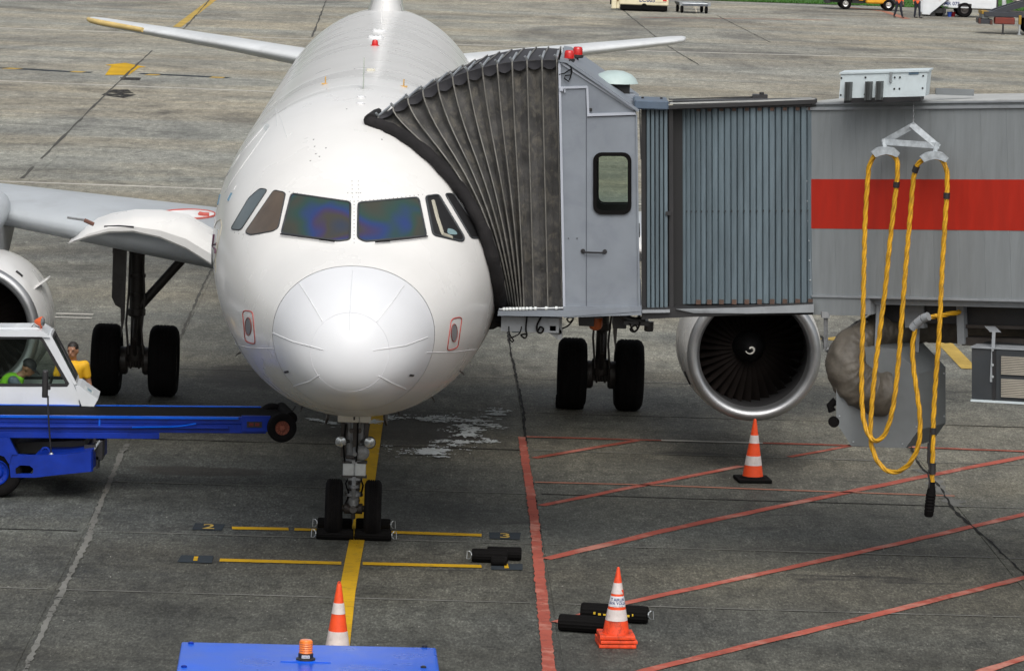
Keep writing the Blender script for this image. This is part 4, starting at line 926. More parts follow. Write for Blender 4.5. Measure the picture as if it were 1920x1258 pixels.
wire([(954, 612), (955, 625), (960, 634), (963, 638), (960, 641), (956, 635), (962, 632), (974, 625), (978, 612)]); wire([(988, 594), (986, 618), (988, 628), (984, 634), (977, 628), (988, 626)], .011); wire([(1015, 594), (1007, 610), (1008, 622), (1015, 624), (1019, 617), (1013, 613), (1009, 620)], .012)
wire([(1054, 616), (1066, 610), (1075, 598), (1068, 595), (1063, 599), (1069, 604), (1076, 596)], .010); wire([(1180, 606), (1184, 614), (1189, 622), (1195, 617), (1192, 610), (1185, 613), (1182, 618), (1188, 622), (1196, 616), (1200, 604)], .012)
mb = MB(); mb.tube([W(1165, 585, DN+.3), W(1175, 598, DN+.3), W(1190, 602, DN+.3), W(1210, 600, DN+.3)], .05, n=10); mb.box(W(1170, 602, DN+.2), W(1215, 606, DN+.5)); mb.box(W(1178, 586, DN+.3), W(1182, 605, DN+.36)); mb.box(W(1196, 586, DN+.3), W(1200, 605, DN+.36)); mb.build('under_pipe', BLKP, bridge, world=True, smooth=40)
p = W(1217, 603, DN+.4); mb = MB(); mb.lathe([(.058, 0), (.06, .02), (.06, .11), (.05, .125)], p, (0, 0, -1), 14); mb.build('under_lamp', BLKP, bridge, world=True, smooth=40)
p = W(1117, 596, DN+.9); mb = MB(); mb.lathe([(.09, 0), (.09, .1), (.07, .14), (.03, .16)], p, (0, 0, -1), 18); mb.build('amber_beacon', M('amber_dim', (.45, .10, .02), .35), bridge, world=True, smooth=40)
mb = MB(); mb.box(W(1086, 594, DN+.7), W(1112, 600, DN+1.4)); mb.box(W(1150, 592, DN+.6), W(1172, 606, DN+1.2)); mb.build('under_beam', BLKP, bridge, world=True)
# ---- bellows canopy: pleated cloth on wire hoops between cab and fuselage
def cr(P, t):
    n = len(P)-1; x = min(max(t, 0), 1)*n; i = min(int(x), n-1); u = x-i
    p0, p1, p2, p3 = P[max(0, i-1)], P[i], P[i+1], P[min(n, i+2)]
    return tuple(.5*((2*b)+(c-a)*u+(2*a-5*b+4*c-d)*u*u+(3*b-a-3*c+d)*u**3) for a, b, c, d in zip(p0, p1, p2, p3))
BUMP = [(945, 600), (941, 548), (929, 487), (907, 426), (871, 362), (822, 304), (768, 260), (724, 236), (700, 228)]
def lerp2(a, b, s): return (a[0]+(b[0]-a[0])*s, a[1]+(b[1]-a[1])*s)
def wbot(s): return .46*s if s < .78 else .359+(s-.78)/.22*.641
def hoop2d(s, t):
    b = cr(BUMP, t); r = (1055-9*t, 580-468*t)
    k = wbot(s)*(1-t)**1.3+s*(1-(1-t)**1.3)
    q = lerp2(b, r, k)
    top = (705+340*s, 224-112*s-32*math.sin(PI*min(1, s*1.02))**.9)
    # straighten hoops away from the bumper
    b0 = lerp2(BUMP[0], (1055, 580), wbot(s)); st = lerp2(b0, top, t)
    m = min(1, s*1.15)**.7
    q = lerp2(q, st, m)
    # top end pulled exactly to the roof line
    e = max(0, (t-.75)/.25)**2
    qt = lerp2(lerp2(BUMP[-1], (1046, 112), s), top, 1)
    endq = lerp2(lerp2(b, r, k), st, m)
    return lerp2(q, qt, e) if t > .75 else q
NH = 13; DC = DN+.10; WC = 2.75
def contact(t):
    q = cr(BUMP, t); p, nr = skin(q[0]-13, q[1]+3, 0.0); return PM @ p
CON = [contact(i/40) for i in range(41)]
def bdepth(t): 
    x = min(max(t, 0), 1)*40; i = min(39, int(x)); return min(DC, CON[i].lerp(CON[i+1], x-i).y-.10) if False else CON[i].lerp(CON[i+1], x-i).y-.06
def cdepth(s, t):
    e = (1-s)**2; return DC*(1-e)+bdepth(t)*e
def canopy_pt(s, a, inn=0.0, zo=0.0):
    """a: 0..1 up the near side, 1..2 across the roof, 2..3 down the far side"""
    t = a if a <= 1 else (1 if a <= 2 else 3-a); q = hoop2d(s, t); p = W(q[0], q[1], cdepth(s, t))
    if a <= 1: return p+BK*inn
    if a <= 2:
        u = a-1; return p+BK*(inn+(WC-2*inn)*u)+Vector((.30*(1-s)*u, 0, .10*(1-s)*u-inn*.55+zo))
    return p+BK*(WC-inn)+Vector((.30*(1-s)*t, 0, .10*(1-s)*t))
AA = [i/22 for i in range(23)]+[1+i/8 for i in range(1, 9)]+[2+i/12 for i in range(1, 13)]
SH = [i/(NH-1)*.985+.012 for i in range(NH)]
cano = None
for i in range(NH-1):
    mb = MB(); rows = []
    for k in range(9):
        u = k/8; s = SH[i]+(SH[i+1]-SH[i])*u
        row = []
        for a in AA:
            q = abs(math.sin(PI*u))**.8
            j = .5*noise.noise(Vector((s*9, a*4, 1)))
            two = .35*abs(math.sin(2*PI*u)) if i >= 6 else 0
            row.append(canopy_pt(s, a, .03+.11*q*(1-.5*two)+.02*j*q))
        rows.append(row)
    mb.grid(rows)
    o = mb.build('bellows_fold', FABR, bridge if cano is None else cano, world=True, smooth=70)
    if cano is None: cano = o
# darker valance hanging in scallops along the top edge
mb = MB()
for i in range(NH-1):
    rows = []
    for k in range(9):
        u = k/8; s = SH[i]+(SH[i+1]-SH[i])*u; drop = .055+.018*math.sin(PI*u)
        rows.append([canopy_pt(s, 1-drop, .005+.05*math.sin(PI*u)), canopy_pt(s, 1-drop*.5, .004+.05*math.sin(PI*u)), canopy_pt(s, 1.0, .0+.03*math.sin(PI*u), .012), canopy_pt(s, 1.06, .0, .02-.04*math.sin(PI*u)), canopy_pt(s, 1.5, .0, .015-.04*math.sin(PI*u)), canopy_pt(s, 2.0, 0, .012)])
    mb.grid(rows)
mb.build('bellows_valance', FABD, cano, world=True, smooth=50)
for i in range(NH):
    mb = MB(); P = [canopy_pt(SH[i], a, -.012 if a != 1 else -.02, .02) for a in AA]; mb.tube(P, .0105, n=6); hp = mb.build('hoop', ROD, cano, world=True, smooth=60)
    p = canopy_pt(SH[i], 1.0, -.02, .03); q = canopy_pt(SH[i], 1.35, -.01, .035); mb = MB(); mb.tube([p+Vector((-.03, 0, .06)), p+Vector((.0, .02, .02)), q+Vector((0, 0, .02))], .016, n=6); mb.build('hoop_bracket', STEEL, hp, world=True, smooth=40)
# padded bumper pressed against the aircraft skin
mb = MB(); P = []
for k in range(41):
    t = k/40; q = cr(BUMP, t); P.append(W(q[0]-6+7*t, q[1]+(3*t), bdepth(t)-.02))
P = [P[0]+Vector((0, .05, -.06))]+P+[P[-1]+Vector((-.075, .03, .03))]
mb.tube(P, [.06]+[.086+.008*math.sin(k*1.9)-.01*k/40 for k in range(41)]+[.06], n=12); bp_ = mb.build('bumper', BUMPM, bridge, world=True, smooth=60)
mb = MB(); a = P[-2]; pts = [a+Vector((-.05, 0, .03)), a+BK*.6+Vector((.0, 0, .05)), a+BK*1.4+Vector((.10, 0, .09)), a+BK*WC+Vector((.30, 0, .13))]; mb.tube(pts, [.085, .09, .09, .09], n=12); mb.build('bumper', BUMPM, bridge, world=True, smooth=60)
mb = MB(); rows = []
for k in range(31):
    t = k/30; q = cr(BUMP, t); p = W(q[0]-4+7*t, q[1]+3*t, bdepth(t)-.02); rows.append([p, canopy_pt(SH[0], t, .03)])
mb.grid(rows); mb.build('bumper_apron', FABD, bp_, world=True)
mb = MB(); rows = [[P[-2]+BK*WC*u+Vector((.30*u, 0, .05+.10*u)), canopy_pt(SH[0], 1+u, .0, .0)] for u in [i/6 for i in range(7)]]; mb.grid(rows); mb.build('bumper_apron', FABD, bp_, world=True)
p = W(928, 606, bdepth(0)); mb = MB(); mb.cyl(p+Vector((-.05, 0, 0)), p+Vector((.06, .5, 0)), .085, n=16); mb.build('bumper_roll', BUMPM, bridge, world=True, smooth=40)
# ---- rotunda: roller-curtain slats beside the cab and across to the tunnel
slat0 = None
def slat_at(x0, x1, yt, yb, d, parent, turn=0.0):
    a, b, c, e = W(x0, yt, d), W(x1, yt, d+turn), W(x1+.6, yb, d+turn), W(x0+.6, yb, d)
    n = (b-a).cross(e-a).normalized(); n = n if n.y < 0 else -n
    mb = MB(); m0, m1 = (a+b)/2+n*.016, (e+c)/2+n*.016
    A = [a, a+(b-a)*.12+n*.014, m0, a+(b-a)*.82+n*.012, b-(b-a)*.06-n*.006]; B = [e, e+(c-e)*.12+n*.014, m1, e+(c-e)*.82+n*.012, c-(c-e)*.06-n*.006]
    mb.grid([A, B]); return mb.build('slat', SLAT, parent, world=True)
mb = MB(); mb.prism([W(1202, 205, DN+.2), W(1532, 196, DN+.42), W(1532, 590, DN+.42), W(1204, 596, DN+.2)], BK*.04); rot = mb.build('rotunda_core', DARK, bridge, world=True)
for i in range(5):
    x = 1212+i*8.2; slat_at(x, x+7.4, 205, 577, DN+.10, rot)
for x0, x1 in ((1202, 1211), (1254, 1262)):
    mb = MB(); mb.prism([W(x0, 203, DN+.13), W(x1, 203, DN+.13), W(x1+1, 582, DN+.13), W(x0+1, 582, DN+.13)], BK*.06); mb.build('guide_post', BLKP, rot, world=True)
mb = MB(); mb.box(W(1248, 397, DN+.06), W(1258, 403, DN+.14)); mb.build('post_latch', BLKP, rot, world=True)
xs = [1264]; st = 7.0
while xs[-1] < 1518: xs.append(xs[-1]+st); st = min(11.9, st+.55)
nsl = len(xs)-1
for i in range(nsl):
    u = i/nsl; d = DN+.32-.30*math.sin(PI*.5*min(1, u*1.25)); d2 = DN+.32-.30*math.sin(PI*.5*min(1, (i+1)/nsl*1.25))
    so_ = slat_at(xs[i], xs[i+1], 203-3*u, 570-2*u, d, rot, d2-d)
    if i % 2 == 1 and i > 4:
        p = W((xs[i]+xs[i+1])/2, 567-2*u, d-.03); mb = MB(); mb.box(p-Vector((.03, .005, .03)), p+Vector((.03, .015, .03))); mb.build('slat_clip', RUST, so_, world=True)
        p = W((xs[i]+xs[i+1])/2, 207-3*u, d-.03); mb = MB(); mb.box(p-Vector((.025, .005, .02)), p+Vector((.025, .015, .02))); mb.build('slat_clip', RUST, so_, world=True)
    if i > 2: 
        p = W(xs[i]+1, 397-2*u, d-.02); mb = MB(); mb.box(p-Vector((.006, .004, .012)), p+Vector((.006, .012, .012))); mb.build('slat_rivet', BLKP, so_, world=True)
mb = MB(); mb.prism([W(1262, 190, DN+.1), W(1532, 186, DN-.05), W(1532, 200, DN-.05), W(1262, 206, DN+.1)], BK*.25); mb.build('curtain_head', BLKP, rot, world=True)
mb = MB(); mb.prism([W(1252, 199, DN-.02), W(1530, 187, DN-.10), W(1530, 195, DN-.10), W(1252, 205, DN-.02)], BK*.1); mb.build('curtain_head', BLKP, rot, world=True)
mb = MB(); mb.prism([W(1203, 578, DN+.0), W(1300, 577, DN-.04), W(1524, 568, DN-.10), W(1524, 585, DN-.10), W(1300, 594, DN-.04), W(1203, 599, DN+.0)], BK*.5); mb.build('curtain_sill', BLKP, rot, world=True)
mb = MB(); mb.prism([W(1268, 580, DN-.06), W(1400, 577, DN-.1), W(1526, 571, DN-.14), W(1526, 586, DN-.14), W(1400, 588, DN-.1), W(1300, 587, DN-.06)], BK*.05); mb.build('sill_plate', TRIM, rot, world=True)
mb = MB(); mb.prism([W(1204, 580, DN+.05), W(1256, 579, DN+.05), W(1256, 584, DN+.05), W(1204, 585, DN+.05)], -BK*.12); mb.build('sill_lip', TRIM, rot, world=True)
mb = MB(); mb.prism([W(1256, 196, DN+.1), W(1528, 188, DN-.08), W(1528, 188, DN-.08)+BK*1.2-Vector((0, 0, .06)), W(1256, 196, DN+.1)+BK*1.2-Vector((0, 0, .06))], Vector((0, 0, .02))); mb.build('rotunda_roof', ROOFG, bridge, world=True)
h0, h1 = W(1189, 205, DN-.04), W(1254, 190, DN-.04); mb = MB(); mb.box(h0, (h1.x, h0.y+.75, h1.z), bevel=.015); rb = mb.build('roof_hood', M('hood_blue_grey', (.085, .12, .17), .4, var=.15, grime=.3), bridge, world=True)
for q in ((1205, 184), (1240, 183)):
    p = W(q[0], q[1], DN+.35); p.z = h1.z; mb = MB(); mb.lathe([(.018, -.01), (.018, .015), (.01, .02)], p, (0, 0, 1), 8); mb.build('hood_bolt', BLKP, rb, world=True)
mb = MB(); mb.tube([W(1254, 187, DN+.5), W(1412, 182, DN+.5)], .008, n=6); mb.tube([W(1254, 191, DN+.4), W(1412, 184, DN+.5)], .008, n=6); mb.box(W(1412, 178, DN+.4), W(1425, 187, DN+.6)); mb.box(W(1424, 178, DN+.45), W(1438, 184, DN+.6)); mb.lathe([(.03, 0), (.03, .03)], W(1428, 178, DN+.5), (0, 0, 1), 10); mb.build('roof_stay', BLKP, bridge, world=True)
# ---- tunnel, running away to the right and nearer
UL, LL, UR, LR = dp(1523, 207, DN), dp(1524, 555, DN), dp(1920, 204, DN-1.75), dp(1920, 562.7, DN-1.75)
tu = ((UR+LR)-(UL+LL)).normalized(); tv = (UL-LL).normalized(); tv = (tv-tu*tv.dot(tu)).normalized(); tn = tu.cross(tv)
if tn.y > 0: tn = -tn
TM = Matrix((tu, tv, tn)).transposed().to_4x4(); TM.translation = LL
HW = (UL-LL).length; LEN = 9.5; TWD = 2.6
def tb(name, mat, boxes, parent=bridge, bevel=0, **kw):
    mb = MB()
    for a, b in boxes: mb.box(a, b, TM, bevel)
    return mb.build(name, mat, parent, world=True, **kw)
tun = tb('tunnel_body', TRIM, [((0.02, -.0, -TWD), (LEN, HW, -.03))])
pw = .355; npan = int(LEN/pw)
s0, s1 = None, None
def tl(px, py):   # photo point on the tunnel face -> (along, up)
    v = ray(px, py); o = Vector((0, 0, CH)); k = (LL-o).dot(tn)/v.dot(tn); p = o+v*k-LL; return p.dot(tu), p.dot(tv)
s0 = tl(1700, 430.5)[1]; s1 = tl(1700, 336.5)[1]
for i in range(npan):
    a, b = i*pw+.001, (i+1)*pw-.001
    pn = tb('wall_panel', TUNG, [((a, 0, -.03), (b, HW, random.uniform(-.001, .002)))], tun)
    tb('stripe_band', STRIPE, [((a+.0005 if i else a+.01, s0, .003), (b+.0025, s1, .005))], pn)
tb('cornice', TRIM, [((0, HW, -.06), (LEN, HW+.035, .03)), ((.0, HW+.07, -.08), (LEN, HW+.09, .04))], tun)
tb('cornice_face', TUNG, [((0, HW+.035, -.05), (LEN, HW+.07, .012))], tun)
tb('tunnel_roof', ROOFG, [((0, HW+.075, -1.5), (LEN, HW+.10, -.02))], bridge)
tb('lower_rail', TRIM, [((0, -.012, -.02), (LEN, .012, .03))], tun)
tb('end_frame', M('frame_blue_grey', (.20, .24, .27), .5, grime=.3), [((-.04, .0, -.05), (-.002, HW+.1, .015))], tun)
for k in range(9): 
    mb = MB(); mb.lathe([(.012, 0), (.012, .008), (.006, .012)], TM @ Vector((-.02, .2+k*.25, .015)), tn, 8); mb.build('end_bolt', STEEL, tun, world=True)
tb('lower_skirt', TUNG, [((0, -.235, -.06), (.76, -.014, .01))], tun)
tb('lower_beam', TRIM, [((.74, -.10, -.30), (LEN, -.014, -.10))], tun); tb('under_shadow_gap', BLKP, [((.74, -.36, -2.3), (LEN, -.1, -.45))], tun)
tb('beam_bracket', TRIM, [((.72, -.22, -.2), (.84, -.014, .005))], tun)
tb('under_beam', M('beam_brown', (.05, .042, .038), .6, var=.3, grime=.4), [((1.9, -.62, -.62), (LEN, -.52, -.40)), ((1.9, -.40, -.62), (LEN, -.36, -.40))], tun)
for xx in (1.86, 4.2, 6.5): tb('under_post', TRIM, [((xx, -.6, -.45), (xx+.10, -.1, -.36))], tun)
tb('hanger_plate', TRIM, [((1.08, -.42, -.5), (1.36, -.10, -.42))], tun)
# bent stay at the tunnel corner
mb = MB()
q = [dp(1548, 588, DN-.1), dp(1549, 656, DN-.1), dp(1582, 648, DN-.15), dp(1617, 612, DN-.2)]
for a, b in zip(q, q[1:]): mb.cyl(a, b, .027, n=4)
mb.box(dp(1541, 585, DN-.15), dp(1554, 594, DN)); mb.build('corner_stay', GEARG, tun, world=True)
# off-frame drive column that carries the bridge
cx = LL+tu*5.6; mb = MB(); mb.box((cx.x-.35, cx.y+.6, .75), (cx.x+.35, cx.y+1.9, 1.3), bevel=.03); mb.box((cx.x-.2, cx.y+.7, 1.3), (cx.x+.2, cx.y+1.1, 4.0)); mb.box((cx.x-.2, cx.y+1.4, 1.3), (cx.x+.2, cx.y+1.8, 4.0)); dc = mb.build('drive_column', TRIM, bridge, world=True)
for s in (-.1, 2.3): wheel_ = wheel
mb = MB(); mb.cyl((cx.x, cx.y+.1, .55), (cx.x, cx.y+.5, .55), .55, n=28); mb.cyl((cx.x, cx.y+2.0, .55), (cx.x, cx.y+2.4, .55), .55, n=28); mb.cyl((cx.x, cx.y+.3, .55), (cx.x, cx.y+2.2, .55), .12); mb.build('drive_wheel', RUB, bridge, world=True, smooth=40)
# ---- switch box on the roof
rbx = thing('roof_switch_box', dp(1660, 188, DN-.9), 'white metal switch box with steel brackets lying on the bridge roof above the red stripe', 'switch box')
a, b, c = dp(1573, 185, DN-.75), dp(1735, 181, DN-1.35), dp(1755, 183, DN-.95)
ux = (b-a); hgt = Vector((.012, 0, .30)); bk = (c-b)+Vector((.02, .35, 0)); bk = Vector((bk.x*.55, .55, 0.0))
mb = MB(); mb.prism([a, b, b+bk, a+bk], hgt); bx = mb.build('box_body', LWHITE, rbx, world=True)
mb = MB(); e = ux.normalized()*.02; mb.prism([a-e-bk*.03+hgt, b+e-bk*.03+hgt, b+e+bk*1.03+hgt, a-e+bk*1.03+hgt], Vector((0, 0, .02))); mb.build('box_lid', LWHITE, rbx, world=True)
nf = Vector((ux.y, -ux.x, 0)).normalized()
for t in (.12, .355, .48):
    mb = MB(); p = a+ux*t; e = ux.normalized()
    for o1, o2, dd in ((-.04, -.025, .06), (.025, .04, .06), (-.025, .025, .02)):
        mb.prism([p+e*o1+nf*.002-Vector((0, 0, .03)), p+e*o2+nf*.002-Vector((0, 0, .03)), p+e*o2+nf*dd-Vector((0, 0, .03)), p+e*o1+nf*dd-Vector((0, 0, .03))], Vector((0, 0, .23)))
    mb.build('box_bracket', M('bracket_dark', (.12, .13, .13), .45, metal=.5) if 'bracket_dark' not in bpy.data.materials else bpy.data.materials['bracket_dark'], rbx, world=True)
mb = MB()
for t, z in ((.02, .04), (.02, .25), (.30, .04), (.30, .25), (.64, .10), (.64, .24), (.70, .10), (.70, .24), (.965, .1), (.965, .25)):
    p = a+ux*t+Vector((0, 0, z)); mb.lathe([(.012, -.002), (.012, .005)], p, nf, 8)
mb.build('box_hole', DARK, bx, world=True)
mb = MB(); p = a+ux*.80+Vector((0, 0, .27)); e = ux.normalized(); mb.prism([p+nf*.001, p+e*.13+nf*.001, p+e*.13+nf*.004, p+nf*.004], Vector((0, 0, .05))); mb.build('box_plate', M('plate_blue', (.10, .16, .22), .4, var=.4, scale=20), bx, world=True)
mb = MB(); p = a+ux*.585+Vector((0, 0, .18)); mb.prism([p+nf*.001, p+e*.03+nf*.001, p+e*.03+nf*.02, p+nf*.02], Vector((0, 0, .13))); mb.build('box_latch', STEEL, bx, world=True)
mb = MB(); mb.box(dp(1755, 178, DN-.9), dp(1825, 168, DN-.8)); mb.build('side_arm', BOXG, rbx, world=True)
mb = MB(); mb.prism([a-Vector((0, 0, .06))+ux*.06, b-Vector((0, 0, .06))-ux*.05, b-Vector((0, 0, .06))-ux*.05+bk*.8, a-Vector((0, 0, .06))+ux*.06+bk*.8], Vector((0, 0, .055))); mb.build('box_rail', BLKP, rbx, world=True)
# ---- power cable hanging on its yoke
def tdepth(px): return DN-1.75*(px-1523)/397.0-.30
def C(px, py, extra=0.0): return dp(px, py, tdepth(min(px, 1775))-extra)
yk = thing('cable_yoke', C(1710, 255), 'galvanised triangular hanger on a chain in front of the grey tunnel wall', 'hanger')
mb = MB(); ch_ = [C(1713, 188), C(1712, 232)]
for k in range(9):
    p = ch_[0].lerp(ch_[1], k/9); q = ch_[0].lerp(ch_[1], (k+.85)/9); mb.tube([p, p.lerp(q, .5)+Vector((.008 if k % 2 else 0, .008*(k % 2-1), 0)), q], .007, n=6)
mb.build('chain', GEARG, yk, world=True)
GALV = M('galvanised_plate', (.45, .49, .52), .5, var=.3, scale=14, grime=.35, dirt=(.30, .33, .36))
def flat(a, b, wd, th, mat, name, parent, ends=.0):
    d = (b-a).normalized(); s = Vector((d.z, 0, -d.x)).normalized()*wd/2; a = a-d*ends; b = b+d*ends
    mb = MB(); mb.prism([a+s, b+s, b-s, a-s], Vector((0, -th, 0))); return mb.build(name, mat, parent, world=True)
ap, lf, rt = C(1712, 236), C(1658, 266), C(1756, 273)
for i, (x, y) in enumerate(((ap, lf), (ap, rt), (lf, rt))): flat(x+Vector((0, -.012*i, 0)), y+Vector((0, -.012*i, 0)), .075, .011, GALV, 'yoke_bar', yk, .035)
for (cxp, cyp) in ((1660, 283), (1751, 292)):
    mb = MB(); sp_ = [(-27, 2), (-16, -6), (0, -9), (16, -6), (26, 3), (20, 11), (10, 7), (0, 5), (-10, 7), (-20, 11)]
    mb.prism([C(cxp+x, cyp+y)+Vector((0, -.13, 0)) for x, y in sp_], Vector((0, .16, 0))); sd_ = mb.build('cable_saddle', GALV, yk, world=True)
    tp_ = lf if cxp < 1700 else rt; flat(tp_+Vector((0, -.03, .0)), C(cxp, cyp-2)+Vector((0, -.03, 0)), .05, .012, GALV, 'saddle_link', yk, .03)
cb = thing('power_cable', C(1690, 600), 'yellow twisted power cable hanging in long loops from the triangular hanger', 'cable')
PATH = [(1800, 585, -.5), (1762, 592, -.3), (1738, 596, -.12), (1722, 606, 0), (1715, 622, .03), (1711, 650, .03), (1713, 690, .03), (1720, 740, .03), (1725, 785, .03), (1723, 830, .03), (1710, 862, .04), (1690, 881, .05), (1668, 884, .06), (1648, 868, .07), (1636, 842, .08), (1632, 815, .09), (1634, 770, .08), (1640, 700, .06), (1650, 620, .04), (1660, 540, .03), (1668, 460, .03), (1676, 390, .03), (1681, 345, .03), (1683, 312, .04), (1677, 293, .05), (1660, 286, .05), (1641, 292, .05), (1630, 312, .05), (1626, 350, .04), (1622, 420, .04), (1620, 500, .05), (1618, 600, .06), (1616, 680, .07), (1616, 750, .08), (1620, 790, .10), (1630, 817, .12), (1642, 826, .13), (1656, 818, .12), (1668, 790, .10), (1678, 740, .08), (1686, 660, .06), (1692, 580, .05), (1700, 480, .04), (1707, 400, .04), (1713, 335, .04), (1721, 309, .05), (1735, 297, .06), (1751, 294, .06), (1765, 300, .06), (1774, 316, .05), (1776, 345, .04), (1773, 400, .04), (1768, 480, .04), (1764, 560, .05), (1760, 640, .06), (1754, 720, .06), (1750, 790, .06), (1749, 850, .06), (1748, 905, .06)]
P3 = [tuple(C(x, y, e)) for x, y, e in PATH]
fine = [Vector(cr(P3, i/700)) for i in range(701)]
# resample evenly
cum = [0]
for a, b in zip(fine, fine[1:]): cum.append(cum[-1]+(b-a).length)
Lc = cum[-1]; NSMP = 520; even = []; j = 0
for i in range(NSMP+1):
    t = Lc*i/NSMP
    while j < len(cum)-2 and cum[j+1] < t: j += 1
    even.append(fine[j].lerp(fine[j+1], (t-cum[j])/max(1e-9, cum[j+1]-cum[j])))
for s in range(3):
    mb = MB(); pts = []; ref = Vector((0, -1, 0))
    for i, p in enumerate(even):
        t = (even[min(i+1, NSMP)]-even[max(i-1, 0)]).normalized(); u = (ref-t*ref.dot(t)).normalized(); v = t.cross(u); a = 2*PI*s/3+Lc*i/NSMP*2*PI/.55
        pts.append(p+(u*math.cos(a)+v*math.sin(a))*.0155)
    mb.tube(pts, .0175, n=7); mb.build('strand', CABLE, cb, world=True, smooth=70)
def band(px, py, ln, rad=.041, mat=BLKP, name='tape_band'):
    q = C(px, py, .05); i = min(range(len(even)), key=lambda k: (even[k]-q).length); t = (even[min(i+2, NSMP)]-even[max(i-2, 0)]).normalized(); p = even[i]
    mb = MB(); mb.cyl(p-t*ln/2, p+t*ln/2, rad, n=14); mb.build(name, mat, cb, world=True, smooth=40)
for b in ((1681, 345, .07), (1716, 318, .08), (1773, 367, .075), (1750, 806, .08), (1749, 878, .14)): band(*b)
for (x0, y0, x1, y1) in ((1711, 616, 1718, 607), (1719, 606, 1729, 598), (1731, 597, 1741, 593)):
    mb = MB(); mb.tube([C(x0, y0, .03), C(x1, y1, .03)], .055, n=14); mb.build('cable_clamp', TRIM, cb, world=True, smooth=40)
mb = MB(); a, b = C(1748, 903, .06), C(1741, 968, .06); d = (b-a); mb.lathe([(.035, 0), (.04, d.length*.12), (.055, d.length*.26), (.058, d.length*.95), (.045, d.length)], a, d, 16)
for k in range(6): mb.lathe([(.058, 0), (.063, .01), (.063, .02), (.058, .03)], a+d*(.35+.09*k), d, 16)
mb.build('plug', RUBB, cb, world=True, smooth=40)
mb = MB(); mb.tube([C(1745, 812, .1), C(1742, 850, .1), C(1741, 868, .1), C(1743, 878, .1), C(1740, 888, .1), C(1743, 900, .1), C(1742, 915, .1)], .012, n=6); mb.tube([C(1742, 830, .1), C(1741, 868, .1)], .02, n=6); mb.build('plug_lanyard', BLKP, cb, world=True, smooth=40)
# ---- brown air hose and its grey basket under the tunnel
hs_ = thing('air_hose', dp(1600, 690, DN-.5), 'brown cloth air hose bulging out of the grey box under the bridge', 'air hose')
def hose(path, name, parent, n=44, wr=1.0):
    """path: (px, py, depth offset, radius)"""
    pts = [tuple(dp(x, y, DN-.10+d))+(r,) for x, y, d, r in path]; NP = 190; S = [cr(pts, i/NP) for i in range(NP+1)]
    mb = MB(); rings = []; ref = Vector((0, -1, 0)); run = 0
    for i, s in enumerate(S):
        p = Vector(s[:3]); t = (Vector(S[min(i+1, NP)][:3])-Vector(S[max(i-1, 0)][:3])).normalized(); u = (ref-t*ref.dot(t)).normalized(); v = t.cross(u); row = []
        if i: run += (p-Vector(S[i-1][:3])).length
        for k in range(n):
            a = 2*PI*k/n; q = Vector((math.cos(a), math.sin(a), run*2.2))
            wv = .05*noise.noise(q*1.6)-.13*abs(noise.noise(Vector((math.cos(a)*.9, math.sin(a)*.9, run*5.0+.7*math.sin(a)))))**.6-.075*abs(noise.noise(Vector((math.cos(a)*1.0+5, math.sin(a)*1.0, run*13+.6*math.cos(a*2)))))**.7+.08
            row.append(p+(u*math.cos(a)+v*math.sin(a))*s[3]*(1+wr*(wv-.03)))
        rings.append(row)
    V = mb.grid(rings, closed=True); mb.face(V[0]); mb.face(V[-1]); return mb.build(name, DUCT, parent, world=True, smooth=70)
hose([(1664, 738, -.30, .30), (1636, 735, -.32, .30), (1608, 718, -.3, .29), (1592, 690, -.25, .29), (1600, 655, -.15, .27), (1628, 630, .0, .24), (1668, 618, .15, .235), (1720, 612, .25, .23), (1800, 612, .2, .21), (1960, 616, -.6, .2), (2300, 616, -2.3, .2)], 'hose_cloth', hs_)
mb = MB(); mb.prism([dp(1556, 648, DN-.3), dp(1620, 596, DN-.3), dp(1628, 604, DN-.3), dp(1566, 656, DN-.3)], Vector((0, .04, 0))); mb.build('hose_strap', DUCT, hs_, world=True)
gb = thing('hose_basket', dp(1670, 840, DN-.3), 'faceted grey metal box slung beneath the bridge behind the yellow cable', 'metal box')
def bp2(x, y, d): return dp(x, y, DN-.5+d)
F = [(1568, 742), (1568, 792), (1596, 836), (1698, 840), (1722, 806), (1722, 700), (1680, 655), (1606, 650), (1568, 690)]
mb = MB(); fr_ = [bp2(x, y, 0) for x, y in F]; vec = bp2(1773, 688, .55)-bp2(1722, 700, 0)
mb.prism(fr_, vec); bk_ = mb.build('basket_body', BOXG, gb, world=True)
mb = MB()
for (x, y) in ((1725, 715), (1770, 700), (1725, 800), (1770, 780), (1574, 780), (1600, 828), (1692, 832), (1718, 800)): mb.lathe([(.012, 0), (.01, .008)], bp2(x, y, (.0 if x < 1724 else .28))+Vector((0, -.004, 0)), (0, -1, 0), 8)
mb.build('basket_rivet', STEEL, bk_, world=True)
mb = MB(); mb.box(bp2(1640, 650, .1), bp2(1650, 570, .16)); mb.box(bp2(1716, 660, .3), bp2(1726, 570, .36)); mb.build('basket_hanger', TRIM, gb, world=True)
mb = MB(); p = bp2(1562, 768, .1); mb.tube([p+Vector((.03, 0, .12)), p+Vector((-.04, 0, .05)), p+Vector((-.01, 0, -.02))], .05, n=10); mb.lathe([(.07, 0), (.07, .05)], bp2(1563, 790, .05), (0, -1, 0), 16); mb.build('basket_caster', RUBB, gb, world=True, smooth=40)
